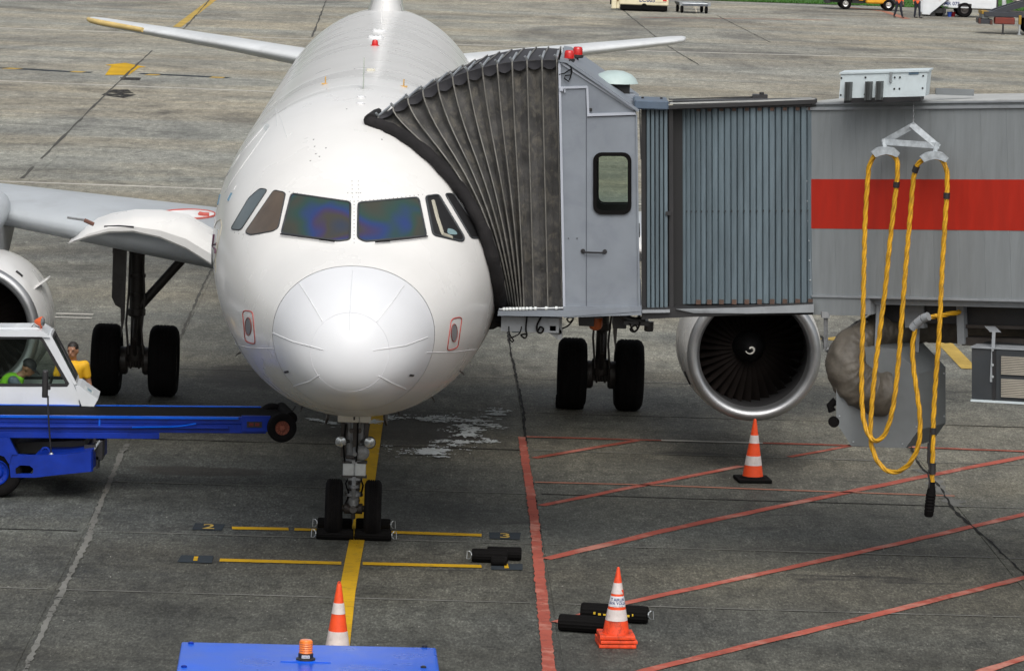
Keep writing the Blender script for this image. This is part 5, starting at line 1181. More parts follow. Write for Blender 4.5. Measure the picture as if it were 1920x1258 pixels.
# ---- louvred air unit at the right edge
au = thing('air_unit', dp(1880, 750, DN-1.6), 'dark grey air unit with two tan louvres hanging under the bridge at the right edge', 'air unit')
def ab(x, y, d=0): return dp(x, y, DN-1.75+d)
a, b = ab(1822, 748), ab(1822, 652); L_ = 2.2; mb = MB(); ud = Vector((.93, -.36, .03)).normalized(); mb.prism([a, a+ud*L_, b+ud*L_, b], Vector((.36, .93, 0))*1.1); ub = mb.build('unit_body', DKGREY, au, world=True)
nu = Vector((ud.y, -ud.x, 0)).normalized(); up_ = (b-a)
def uq(x0, x1, y0, y1, t0, t1, name, mat, parent):
    mb = MB(); mb.prism([a+ud*x0+up_*y0+nu*t0, a+ud*x1+up_*y0+nu*t0, a+ud*x1+up_*y1+nu*t0, a+ud*x0+up_*y1+nu*t0], nu*(t1-t0)); return mb.build(name, mat, parent, world=True)
uq(-.01, L_, -.045, -.004, -.3, .02, 'unit_base', LWHITE, au); uq(-.01, L_, 1.0, 1.03, -.3, .02, 'unit_lid', TRIM, au)
uq(.26, .30, -.0, 1.0, .003, .012, 'panel_joint', BLKP, ub); uq(.31, 1.2, .02, .98, .003, .008, 'access_panel', DKGREY, ub)
for (y0, y1) in ((.06, .46), (.50, .90)):
    lf_ = uq(.36, .70, y0, y1, .009, .02, 'louvre', DKGREY, ub)
    for k in range(11): uq(.375, .685, y0+.02+(y1-y0-.04)*k/11, y0+.02+(y1-y0-.04)*(k+.6)/11, .021, .034, 'louvre_blade', TAN, lf_)
mb = MB(); mb.box(ab(1856, 716, -.1), ab(1866, 622, -.06)); mb.box(ab(1856, 622, -.1), ab(1866, 612, .5)); hg = mb.build('unit_hanger', TRIM, au, world=True)
for yy in (656, 684, 706):
    mb = MB(); mb.lathe([(.016, 0), (.016, .012)], ab(1861, yy, -.1), (0, -1, 0), 8); mb.build('hanger_bolt', STEEL, hg, world=True)
# ============================================================ CONES
def frustum_bands(parent, H, r0, r1, bands, z0, mats, wob=0.0):
    """bands: list of (z bottom fraction, z top fraction, name, material)"""
    for f0, f1, nm, mt in bands:
        za, zb = z0+(H-z0)*f0, z0+(H-z0)*f1; ra, rb_ = r0+(r1-r0)*f0, r0+(r1-r0)*f1
        e = .002 if 'band' in nm else 0
        mb = MB(); n = max(2, int((zb-za)/.03)); prof = [(ra+e+(rb_-ra)*i/n, za+(zb-za)*i/n) for i in range(n+1)]
        if f1 >= 1: prof += [(rb_*.9, zb+.006), (rb_*.5, zb+.012), (.004, zb+.014)]
        mb.lathe(prof, (0, 0, 0), (0, 0, 1), 36); mb.build(nm, mt, parent, smooth=40)
SCUFF = M('cone_orange_scuffed', (.80, .07, .015), .5, var=.2, scale=6, grime=.85, dirt=(.05, .015, .01))
p = g(1411, 901); c1 = thing('traffic_cone', p, 'orange cone with two white bands and a black base standing below the right engine', 'traffic cone', rz=.12)
frustum_bands(c1, .90, .155, .022, [(0, .22, 'cone_body', ORANGE), (.22, .38, 'white_band', CREFL), (.38, .60, 'cone_body', ORANGE), (.60, .735, 'white_band', CREFL), (.735, 1, 'cone_body', ORANGE)], .05, None)
mb = MB(); mb.box((-.25, -.25, .0), (.25, .25, .05), bevel=.02, seg=2); mb.lathe([(.2, .05), (.16, .075)], (0, 0, 0), (0, 0, 1), 32); mb.build('cone_base', RUBB, c1)
p = g(632, 1238); c3 = thing('traffic_cone', p, 'orange cone with white bands on the yellow centre line behind the blue vehicle roof', 'traffic cone', rz=.3)
frustum_bands(c3, .86, .150, .026, [(0, .14, 'cone_body', ORANGE), (.14, .36, 'white_band', CREFL), (.36, .60, 'cone_body', ORANGE), (.60, .75, 'white_band', CREFL), (.75, 1, 'cone_body', ORANGE)], .05, None)
mb = MB(); mb.box((-.22, -.22, 0), (.22, .22, .05), bevel=.02, seg=2); mb.build('cone_base', ORANGE, c3)
mb = MB(); mb.tube([(.016*math.cos(a), 0, .875+.018*math.sin(a)) for a in [2*PI*i/12 for i in range(12)]], .006, n=6, closed=True); mb.build('cone_eye', ORANGE, c3, smooth=60)
p2 = g(1154, 1208)
for i, lb in enumerate(('flattened lowest orange cone of the stack beside the two black chocks', 'middle orange cone of the stack beside the two black chocks')):
    c = thing('traffic_cone', (p2.x+.006*i, p2.y, .047*i), lb, 'traffic cone', 'cones nested in one stack', rz=.10+.05*i)
    mb = MB(); mb.box((-.215, -.215, 0), (.215, .215, .040), bevel=.014, seg=2); mb.build('cone_base', SCUFF, c)
    frustum_bands(c, .60, .150-.004*i, .06, [(0, 1, 'cone_body', SCUFF)], .03, None)
c2 = thing('traffic_cone', (p2.x, p2.y, .094), 'scuffed orange cone with a lettered white sleeve, topmost of its stack', 'traffic cone', 'cones nested in one stack', rz=.08)
mb = MB(); mb.box((-.205, -.205, 0), (.205, .205, .05), bevel=.016, seg=2); mb.build('cone_base', SCUFF, c2)
H2, ra2, rb2 = .80, .155, .016
SL = M('sleeve_white', (.68, .69, .72), .4, grime=.2, dirt=(.5, .45, .45))
frustum_bands(c2, H2, ra2, rb2, [(0, .20, 'cone_body', SCUFF), (.20, .37, 'white_band', CREFL), (.37, .415, 'cone_body', ORANGE), (.415, .575, 'lettered_band', SL), (.575, .61, 'cone_body', ORANGE), (.61, .775, 'white_band', CREFL), (.775, 1, 'cone_body', SCUFF)], .05, None)
def conewrap(zc):
    def f(co):
        z = zc+co.y; fr = (z-.05)/(H2-.05); r = ra2+(rb2-ra2)*fr+.004+co.z; a = co.x/r
        return Vector((math.sin(a)*r, -math.cos(a)*r, z))
    return f
for txt, zc, sz in (('T AIRLIN', .443, .045), ('AVA YOLLA', .402, .045)):
    text_bm(txt, sz, None, .0006, wrap=conewrap(zc), bold=.001).build('lettering', INK, c2)
text_bm('L SVCT NUMA', .022, None, .0006, wrap=conewrap(.370)).build('lettering', M('faded_ink', (.28, .30, .34), .6), c2)
# ============================================================ CHOCKS
def chock(px, py, L, r, ang, label, group, rings=(1,), mark=False, z=0.0, name='wheel_chock'):
    p = g(px, py); c = thing(name, (p.x, p.y+r, z), label, 'wheel chock', group, rz=ang)
    mb = MB(); n = 30; rows = []
    for k, (d, q) in enumerate(((-L/2, .86), (-L/2+.012, .97), (-L/2+.03, 1), (L/2-.03, 1), (L/2-.012, .97), (L/2, .86))):
        rows.append([Vector((d, math.cos(2*PI*i/n)*r*q*(1 if i % 2 else .955), r*.985+math.sin(2*PI*i/n)*r*q*(1 if i % 2 else .955))) for i in range(n)])
    V = mb.grid(rows, closed=True); mb.face(V[0]); mb.face(V[-1]); mb.build('chock_body', RUBB, c)
    for s in rings:
        mb = MB(); x = s*L/2
        mb.lathe([(.035, -.01), (.035, .01), (.018, .012)], (x, 0, r), (s, 0, 0), 12); mb.tube([(x, 0, r+.012), (x+s*.03, 0, r+.05), (x+s*.06, 0, r+.05), (x+s*.065, 0, r-.05), (x+s*.03, 0, r-.05), (x, 0, r-.012)], .006, n=6); mb.build('chock_handle', STEEL, c, smooth=50)
    if mark:
        mb = MB(); rd = random.Random(5); x = -.24
        while x < .26:
            wdt = rd.uniform(.01, .035)
            if not (-.02 < x < .10):
                z0 = r*1.0+rd.uniform(-.01, .005); y = -math.sqrt(max(0, r*r-(z0-r)**2))-.002; mb.box((x, y, z0-rd.uniform(.006, .014)), (x+wdt, y+.01, z0+rd.uniform(.006, .016)))
            x += wdt+rd.uniform(.005, .04)
        mb.build('yellow_marking', M('chock_yellow', (.62, .40, .02), .6), c)
    return c
chock(627, 1013, .485, .075, .02, 'black ribbed chock in front of the left nose wheel', 'chocks at the nose wheels', (-1,))
chock(699, 1015, .48, .078, .02, 'black ribbed chock in front of the right nose wheel', 'chocks at the nose wheels', (1,))
chock(627, 994, .46, .078, .02, 'black chock behind the left nose wheel', 'chocks at the nose wheels', (-1,))
chock(699, 995, .46, .078, .02, 'black chock behind the right nose wheel', 'chocks at the nose wheels', (1,))
chock(918, 1056, .46, .088, .03, 'black chock lying foremost in the pile right of the nose wheels', 'chocks piled at the yellow bars', (-1,))
chock(945, 1051.5, .44, .086, .03, 'black chock lying at the back right of the pile at the yellow bars', 'chocks piled at the yellow bars', ())
chock(935, 1062, .2, .06, .05, 'short black chock end poking out below its pile on the number panel', 'chocks piled at the yellow bars', ())
chock(1100, 1188, .66, .10, -.17, 'black plain chock lying in front of the yellow-marked one by the stacked cones', 'chocks beside the stacked cones', (1,))
chock(1152, 1168, .80, .105, -.14, 'black chock with yellow markings lying behind the stacked cones', 'chocks beside the stacked cones', (1,), True)
chock(1068, 768, .46, .12, .02, 'black chock against the main wheel under the bridge cab', None, (-1,))
# ============================================================ BELT LOADER
ld = thing('belt_loader', g(60, 905), 'blue belt loader with a white cab, its long conveyor reaching under the aircraft nose', 'belt loader')
bL, bR = dp(0, 778, 53.0), dp(500, 782, 53.75)
bu = (bR-bL).normalized(); bn = Vector((bu.y, -bu.x, 0)).normalized(); bv = bn.cross(bu); bv = bv if bv.z > 0 else -bv
BMx = Matrix((bu, bv, bn)).transposed().to_4x4(); BMx.translation = bL
BLEN = (bR-bL).length; LFT = -4.2; PPM = 138.0
def lbx(name, mat, boxes, parent=ld, bevel=0):
    mb = MB()
    for a, b in boxes: mb.box(a, b, BMx, bevel)
    return mb.build(name, mat, parent, world=True)
m_ = lambda px: px/PPM
boom = lbx('conveyor_frame', BLUE, [((LFT, -.10, -.05), (BLEN+.05, -.0, .012)), ((LFT, -.165, -.02), (m_(435), -.135, .05)), ((LFT, -.23, -.04), (BLEN-.0, -.10, .0)), ((LFT, -.315, -.06), (m_(303), -.23, .02))], bevel=.006)
lbx('lit_rail_top', BLUER, [((LFT, -.028, .012), (BLEN-.4, .004, .05))], boom); lbx('far_rail', BLUER, [((LFT, -.05, -.98), (BLEN+.05, .012, -.93))], boom)  # paler blue stands in for the highlight along the rail tops
lbx('conveyor_frame', BLUE, [((LFT, -.315, -.92), (m_(303), -.05, -.86)), ((LFT, -.2, -.86), (BLEN, -.12, -.1))], ld)
lbx('belt', RUBB, [((LFT, -.04, -.93), (BLEN+.25, .0, -.04))], ld)
lbx('light_bracket', BLUER, [((m_(188)-.012, -.135, .0), (m_(188)+.012, -.03, .03))], boom)
mb = MB(); mb.tube([BMx @ Vector(v) for v in ((m_(250), -.15, .055), (m_(325), -.14, .055), (m_(345), -.125, .055), (m_(372), -.09, .055))], .012, n=6); mb.build('guard_tube', BLUER, boom, world=True, smooth=60)
lbx('end_plate', BLUE, [((BLEN-.35, -.2, -.02), (BLEN+.05, .02, .03))], ld)
lbx('marker_light', BLKP, [((m_(470), -.14, .031), (m_(499), -.06, .04))], ld)
lbx('marker_lens', M('lens_dim_red', (.12, .02, .02), .3), [((m_(474), -.12, .041), (m_(483), -.075, .046)), ((m_(486), -.12, .041), (m_(494), -.075, .046))], ld)
RB = BMx @ Vector((m_(556), .02, 0)); mb = MB(); mb.cyl(RB+bn*.02-bv*.03, RB-bn*.95-bv*.03, .085, n=20); mb.build('end_roller', RUBB, ld, world=True, smooth=40)
WC_ = BMx @ Vector((m_(536), -.125, .12))
tw = MB(); tw.lathe([(.10, -.05), (.16, -.07), (.195, -.06), (.205, -.03), (.205, .03), (.195, .06), (.16, .07), (.10, .05)], WC_, -bn, 30, cap=False); ty = tw.build('bumper_wheel', RUB, ld, world=True, smooth=40)
mb = MB(); mb.lathe([(.105, -.045), (.10, -.03), (.04, -.02), (.035, -.05), (.002, -.052)], WC_, -bn, 24, cap=False); mb.lathe([(.105, .04), (.002, .04)], WC_, -bn, 24)
for k in range(12):
    a = 2*PI*k/12; e = bu*math.cos(a)+bv*math.sin(a); mb.cyl(WC_+e*.035+bn*.035, WC_+e*.10+bn*.035, .007, n=5)
mb.build('wheel_rim', M('rust_rim', (.22, .06, .035), .6, grime=.6, dirt=(.04, .02, .015)), ty, world=True, smooth=40)
WC2 = WC_-bn*.95; tw = MB(); tw.lathe([(.10, -.05), (.16, -.07), (.2, -.05), (.205, 0), (.2, .05), (.16, .07), (.10, .05)], WC2, -bn, 24); tw.build('bumper_wheel', RUB, ld, world=True, smooth=40)
mb = MB(); mb.cyl(WC_, WC2, .03, n=8); mb.build('wheel_axle', GEARD, ld, world=True)
mb = MB(); mb.tube([RB+bu*.05-bn*.3, RB+bu*.1-bn*.3+bv*.1], .012, n=6); mb.build('feeler', BLKP, ld, world=True)
# chassis
DCH = 52.75
def CHP(pts, d=DCH): return [dp(x, y, d) for x, y in pts]
deckp = [(22, 851), (55, 853), (120, 852), (171, 846), (171, 884), (110, 890), (66, 895), (20, 895), (17, 868)]
hole = [(29, 884), (29, 878), (37, 872), (56, 873), (62, 878), (62, 885), (60, 888), (30, 888)]
mb = MB(); mb.holed(CHP(deckp), [CHP(hole)], Vector((.02, .05, 0))); ch0 = mb.build('chassis_side', BLUE, ld, world=True)
mb = MB(); mb.holed([p+Vector((.04, 1.6, 0)) for p in CHP(deckp)], [[p+Vector((.04, 1.6, 0)) for p in CHP(hole)]], Vector((0, .05, 0))); mb.build('chassis_side', BLUE, ld, world=True)
mb = MB(); mb.prism(CHP([(66, 852), (120, 852), (171, 846), (171, 883), (112, 889), (68, 893)], DCH+.051), Vector((.04, 1.54, 0))); mb.build('front_deck', BLUE, ld, world=True)
mb = MB(); mb.prism(CHP([(-620, 823), (17, 822), (26, 840), (33, 852), (22, 852), (17, 870), (8, 856), (-12, 849), (-30, 856), (-41, 875), (-44, 888), (-620, 880)], DCH-.02), Vector((.0, .08, 0))); mb.build('wheel_arch', BLUE, ld, world=True)
mb = MB(); mb.prism(CHP([(-620, 826), (17, 824), (33, 850), (-620, 880)], DCH+.5), Vector((0, 1.0, 0))); mb.build('chassis_core', DKGREY, ld, world=True)
mb = MB(); mb.prism(CHP([(30, 830), (158, 826), (168, 848), (35, 850)], DCH+.75), Vector((.02, .75, 0))); mb.build('motor_box', BLKP, ld, world=True, label='dark motor box under the conveyor')
mb = MB(); mb.box(dp(178, 826, DCH+.5), dp(196, 858, DCH+.75), bevel=.01); mb.box(dp(180, 856, DCH+.5), dp(187, 874, DCH+.7)); mb.box(dp(158, 834, DCH+.4), dp(180, 846, DCH+.45)); mb.build('tow_hitch', BLKP, ld, world=True)
mb = MB(); mb.tube([dp(171, 850, DCH+.3), dp(183, 832, DCH+.5), dp(188, 826, DCH+.5)], .018, n=6); mb.build('hitch_bar', STEEL, ld, world=True)
q = dp(85, 846, DCH-.01); mb = MB(); mb.tube([q+Vector((.055*math.cos(a), 0, .05*math.sin(a))) for a in [PI*i/10 for i in range(11)]], .014, n=6); mb.build('lifting_eye', BLUE, ld, world=True, smooth=60)
mb = MB(); mb.lathe([(.06, 0), (.06, .015), (.03, .03), (.02, .05)], dp(96, 855, DCH+.06), (0, 0, 1), 14); mb.build('rod_foot', STEEL, ld, world=True)
mb = MB(); mb.tube([dp(96, 853, DCH+.06), dp(92, 800, DCH+.0), dp(90, 760, DCH-.02), dp(90, 742, DCH-.02)], .012, n=6); mb.box(dp(88, 722, DCH), dp(95, 730, DCH+.05)); mr_ = mb.build('mirror_rod', BLKP, ld, world=True, smooth=40)
mb = MB(); a, b = dp(78, 746, DCH-.03), dp(90, 695, DCH-.03); mb.box(a, (b.x, b.y+.09, b.z), bevel=.03, seg=3); mb.build('side_mirror', BLKP, mr_, world=True, smooth=40)
for px_ in (-6, -330):
    q = dp(px_, 880, DCH+.12); q = Vector((q.x, q.y, .345)); wheel(ld, PI_ @ q if False else ROOTM[ld].inverted() @ q, .345, .24, BLUE, ax=(0, 1, 0)); wheel(ld, ROOTM[ld].inverted() @ (q+Vector((.03, 1.35, 0))), .345, .24, BLUE, ax=(0, 1, 0))
# cab: open shell of side frames, roof, windscreen and bonnet
DCB = 54.15; CW = Vector((-.05, .75, 0))
def cp(pts, d=DCB): return [dp(x, y, d) for x, y in pts]
side_o = [(-190, 622), (72, 622), (92, 630), (140, 725), (158, 775), (-190, 775)]; side_h = [(-170, 632), (76, 633), (80, 637), (127, 718), (124, 723), (-170, 722)]
for k, off in enumerate((Vector((0, 0, 0)), CW)):
    mb = MB(); mb.holed([p+off for p in cp(side_o)], [[p+off for p in cp(side_h)]], Vector((0, .04, 0))); cs = mb.build('cab_side', VWHITE, ld, world=True)
    mb = MB(); mb.holed([p+off-Vector((0, .004, 0)) for p in cp([(-172, 630), (77, 631), (82, 636), (130, 719), (126, 725), (-172, 724)])], [[p+off-Vector((0, .004, 0)) for p in cp([(-166, 635), (74, 636), (78, 640), (122, 717), (121, 720), (-166, 719)])]], Vector((0, .05, 0))); mb.build('window_seal', BLKP, cs, world=True)
    mb = MB(); mb.prism([p+off+Vector((0, .018, 0)) for p in cp([(-168, 633), (75, 634), (79, 639), (124, 717), (122, 721), (-168, 721)])], Vector((0, .006, 0))); mb.build('side_pane', CLEAR, cs, world=True)
mb = MB(); mb.prism([p-Vector((0, .03, 0)) for p in cp([(-200, 619), (60, 619), (78, 620), (90, 627), (94, 633), (74, 631), (-200, 630)])], CW+Vector((0, .10, 0))); mb.build('cab_roof', VWHITE, ld, world=True)
mb = MB(); mb.prism([p+Vector((0, .18, 0)) for p in cp([(-190, 617), (66, 617), (72, 620), (-190, 620)])], Vector((.0, .45, 0))); mb.build('roof_hatch', VWHITE, ld, world=True)
a0, a1 = cp([(90, 629), (139, 722)]); b0, b1 = a0+CW, a1+CW
fr = lambda s, t: a0.lerp(a1, t).lerp(b0.lerp(b1, t), s)
wn = (b0-a0).cross(a1-a0).normalized(); wn = wn if wn.x > 0 else -wn
mb = MB(); mb.holed([fr(0, 0), fr(1, 0), fr(1, 1), fr(0, 1)], [[fr(.07, .07), fr(.93, .07), fr(.93, .92), fr(.07, .92)]], wn*.04); ws = mb.build('windscreen_frame', VWHITE, ld, world=True)
mb = MB(); mb.holed([fr(.055, .05), fr(.945, .05), fr(.945, .945), fr(.055, .945)], [[fr(.09, .10), fr(.91, .10), fr(.91, .90), fr(.09, .90)]], wn*.048); mb.build('windscreen_seal', BLKP, ws, world=True)
mb = MB(); mb.prism([fr(.06, .06), fr(.94, .06), fr(.94, .93), fr(.06, .93)], wn*.008); mb.build('windscreen_pane', glass('green_glass', (.55, .72, .62), .3), ws, world=True)
mb = MB(); mb.tube([fr(.3, .85)+wn*.055, fr(.42, .3)+wn*.055], .01, n=5); mb.build('wiper', BLKP, ws, world=True)
mb = MB(); mb.prism(cp([(141, 722), (150, 724), (184, 748), (176, 762), (172, 800), (158, 800), (150, 770)], DCB), CW); bn_ = mb.build('bonnet', VWHITE, ld, world=True)
q0, q1 = dp(152, 726, DCB), dp(181, 747, DCB); nb = (q1-q0).cross(CW).normalized(); nb = nb if nb.z > 0 else -nb
mb = MB(); mb.prism([q0.lerp(q1, .18)+CW*.12+nb*.002, q0.lerp(q1, .18)+CW*.5+nb*.002, q0.lerp(q1, .82)+CW*.5+nb*.002, q0.lerp(q1, .82)+CW*.12+nb*.002], nb*.004); sk_ = mb.build('bonnet_sticker', M('sticker_pale', (.70, .73, .72), .4), bn_, world=True)
mb = MB()
for k in range(7): mb.prism([q0.lerp(q1, .32+.06*(k % 2))+CW*(.16+.042*k)+nb*.0065, q0.lerp(q1, .32+.06*(k % 2))+CW*(.185+.042*k)+nb*.0065, q0.lerp(q1, .62)+CW*(.185+.042*k)+nb*.0065, q0.lerp(q1, .62)+CW*(.16+.042*k)+nb*.0065], nb*.001)
mb.build('sticker_print', M('print_blue', (.18, .30, .36), .5), sk_, world=True)
mb = MB(); mb.box(dp(-200, 775, DCB+.05), dp(150, 860, DCB+.75)); mb.build('cab_floor', VWHITE, ld, world=True)
mb = MB(); mb.prism(cp([(-40, 690), (-14, 690), (-6, 762), (30, 764), (30, 778), (-40, 778)], DCB+.18), Vector((0, .45, 0))); mb.build('seat', BLKP, ld, world=True)
mb = MB(); mb.cyl(dp(110, 768, DCB+.4), dp(92, 728, DCB+.4), .02, n=8); c_ = dp(91, 727, DCB+.4); mb.tube([c_+Vector((.05*math.sin(a)*1, .17*math.cos(a), .16*math.sin(a))) for a in [2*PI*i/20 for i in range(20)]], .014, n=6, closed=True); mb.build('steering_wheel', BLKP, ld, world=True, smooth=50)
# orange work lamp on the roof
p = dp(77, 619, DCB+.25); mb = MB(); mb.cyl(p, p+Vector((0, 0, .08)), .014, n=8); mb.lathe([(.015, -.10), (.03, -.09), (.05, -.05), (.07, -.01), (.075, .02), (.07, .025)], p+Vector((.0, -.01, .12)), (1, -.35, .05), 18); lp = mb.build('work_lamp', M('lamp_orange', (.62, .10, .02), .4), ld, world=True, smooth=40)
d_ = Vector((1, -.35, .05)).normalized(); mb = MB(); mb.lathe([(.066, 0), (.05, .012), (.002, .016)], p+Vector((.0, -.01, .12))+d_*.024, d_, 18); mb.build('lamp_lens', bpy.data.materials['lamp_lens'], lp, world=True, smooth=40)
mb = MB(); mb.tube([p+Vector((-.02, 0, .02)), p+Vector((-.10, 0, .08)), p+Vector((-.16, 0, .01))], .006, n=5); mb.box(p+Vector((-.13, -.03, -.01)), p+Vector((-.04, .05, .012))); mb.build('lamp_cable', BLKP, ld, world=True)
# ============================================================ FOREGROUND BLUE VEHICLE (only its roof shows)
r0, r1 = g(340, 1202, 1.9), g(818, 1213, 1.9); ctr = (r0+r1)/2
ru = (r1-r0).normalized(); rw = (r1-r0).length; rf = Vector((ru.y, -ru.x, 0)).normalized(); RZT = math.atan2(ru.y, ru.x)
tg = thing('ground_tractor', (ctr.x, ctr.y, 0), 'blue flat-roofed ground vehicle with an orange beacon at the bottom of the picture', 'airport vehicle', rz=RZT)
mb = MB(); mb.box((-rw/2, -2.6, 1.82), (rw/2, 0, 1.9), bevel=.03, seg=3); rf_ = mb.build('roof', BLUER, tg, smooth=40)
mb = MB(); mb.box((-rw/2+.05, -2.55, 1.76), (rw/2-.05, -.05, 1.82)); mb.build('roof_frame', BLUE, tg)
for x in (-rw/2+.08, rw/2-.14):
    for y in (-.12, -2.5): mb = MB(); mb.box((x, y, .95), (x+.06, y+.06, 1.77)); mb.build('roof_post', BLUE, tg)
mb = MB(); mb.box((-rw/2+.15, -.1, 1.0), (rw/2-.15, -.09, 1.75)); mb.build('rear_pane', GLDARK, tg)
mb = MB(); mb.box((-rw/2, -3.6, .42), (rw/2, .1, .95), bevel=.05, seg=2); mb.box((-rw/2+.1, -3.5, .95), (rw/2-.1, -2.7, 1.15), bevel=.05, seg=2); mb.build('body', BLUE, tg, smooth=40)
mb = MB(); mb.box((-.7, -1.6, .95), (.7, -1.1, 1.5), bevel=.05); mb.build('seat', BLKP, tg)
for x in (-rw/2+.14, rw/2-.14):
    for y in (-.6, -2.9): wheel(tg, (x, y, .40), .40, .26, BLUE)
for (x, y) in ((358, 1206), (345, 1250), (794, 1251), (796, 1212)):
    p = ROOTM[tg].inverted() @ g(x, y, 1.9); mb = MB(); mb.lathe([(.026, -.01), (.026, .012), (.012, .018)], (p.x, p.y, 1.9), (0, 0, 1), 10); mb.build('roof_bolt', BLUE if x < 400 else BLKP, rf_)
p = ROOTM[tg].inverted() @ g(573, 1237, 1.9)
mb = MB(); mb.box((p.x-.22, p.y-.10, 1.898), (p.x+.22, p.y+.12, 1.906)); mb.build('beacon_plate', BLUER, rf_)
mb = MB(); mb.lathe([(.085, 0), (.085, .012), (.066, .02), (.066, .055), (.06, .06)], (p.x, p.y, 1.906), (0, 0, 1), 28); bb = mb.build('beacon_base', BLKP, rf_, smooth=40)
mb = MB(); mb.box((p.x-.035, p.y-.0685, 1.93), (p.x+.035, p.y-.06, 1.955)); mb.build('beacon_label', M('label_white', (.6, .6, .6), .5), bb)
mb = MB()
for k in range(5):
    zc_ = 1.9425; xk = p.x-.024+.012*k; mb.box((xk-.003, p.y-.0695, zc_-.006), (xk+.002, p.y-.0680, zc_+.006))
mb.build('label_print', BLKP, bb)
mb = MB(); prof = [(.060, .06)]+[(.062-.004*(k % 2), .066+.010*k) for k in range(10)]+[(.058, .165), (.048, .176), (.002, .18)]; mb.lathe(prof, (p.x, p.y, 1.906), (0, 0, 1), 28); mb.build('beacon_lens', AMBER, bb, smooth=30)
# ============================================================ PEOPLE
SKIN_ = M('skin', (.30, .15, .09), .5, var=.1); SKIN2 = M('skin_pale', (.34, .19, .12), .5, var=.1); HAIR = M('dark_hair', (.015, .011, .009), .6)
def caps(mb, a, b, ra, rb):
    a, b = Vector(a), Vector(b); t = (b-a); L = t.length; t = t.normalized() if L > 1e-6 else Vector((0, 0, 1)); prof = []
    for k in range(6): th = PI/2*k/5; prof.append((ra*math.sin(th), -ra*math.cos(th)))
    for k in range(6): th = PI/2*k/5; prof.append((rb*math.cos(th), L+rb*math.sin(th)))
    mb.lathe(prof, a, t, 14)
def ell(mb, c, r, m=None, n=18):
    c = Vector(c); rows = []
    for i in range(1, n): 
        th = PI*i/n; row = []
        for k in range(n):
            a = 2*PI*k/n; v = Vector((r[0]*math.sin(th)*math.cos(a), r[1]*math.sin(th)*math.sin(a), r[2]*math.cos(th))); row.append(c+(m @ v if m else v))
        rows.append(row)
    V = mb.grid(rows, closed=True); mb.face(V[0]); mb.face(V[-1])
def remesh(mb, name, mat, parent, vox=.012, smooth_it=4):
    bm = mb.bm; bmesh.ops.recalc_face_normals(bm, faces=bm.faces); me = bpy.data.meshes.new('tmp'); bm.to_mesh(me); bm.free()
    t = bpy.data.objects.new('tmp', me); COL.objects.link(t)
    md = t.modifiers.new('r', 'REMESH'); md.mode = 'VOXEL'; md.voxel_size = vox
    ms = t.modifiers.new('s', 'SMOOTH'); ms.factor = .5; ms.iterations = smooth_it
    dg = bpy.context.evaluated_depsgraph_get(); out = bpy.data.meshes.new_from_object(t.evaluated_get(dg)); bpy.data.objects.remove(t); bpy.data.meshes.remove(me)
    out.name = name; out.polygons.foreach_set('use_smooth', [True]*len(out.polygons)); out.materials.clear(); out.materials.append(mat)
    o = bpy.data.objects.new(name, out); COL.objects.link(o); o.parent = parent; return o
STAND = dict(pel=(0, 0, .95), spi=(0, .01, 1.14), che=(0, 0, 1.34), neck=(0, .01, 1.48), head=(0, -.02, 1.63), shL=(-.175, 0, 1.42), shR=(.175, 0, 1.42), elL=(-.24, .04, 1.15), elR=(.24, .04, 1.15), wrL=(-.25, -.05, .91), wrR=(.25, -.05, .91),
             hiL=(-.085, 0, .92), hiR=(.085, 0, .92), knL=(-.10, -.02, .50), knR=(.10, -.02, .50), anL=(-.105, .03, .09), anR=(.105, .03, .09))
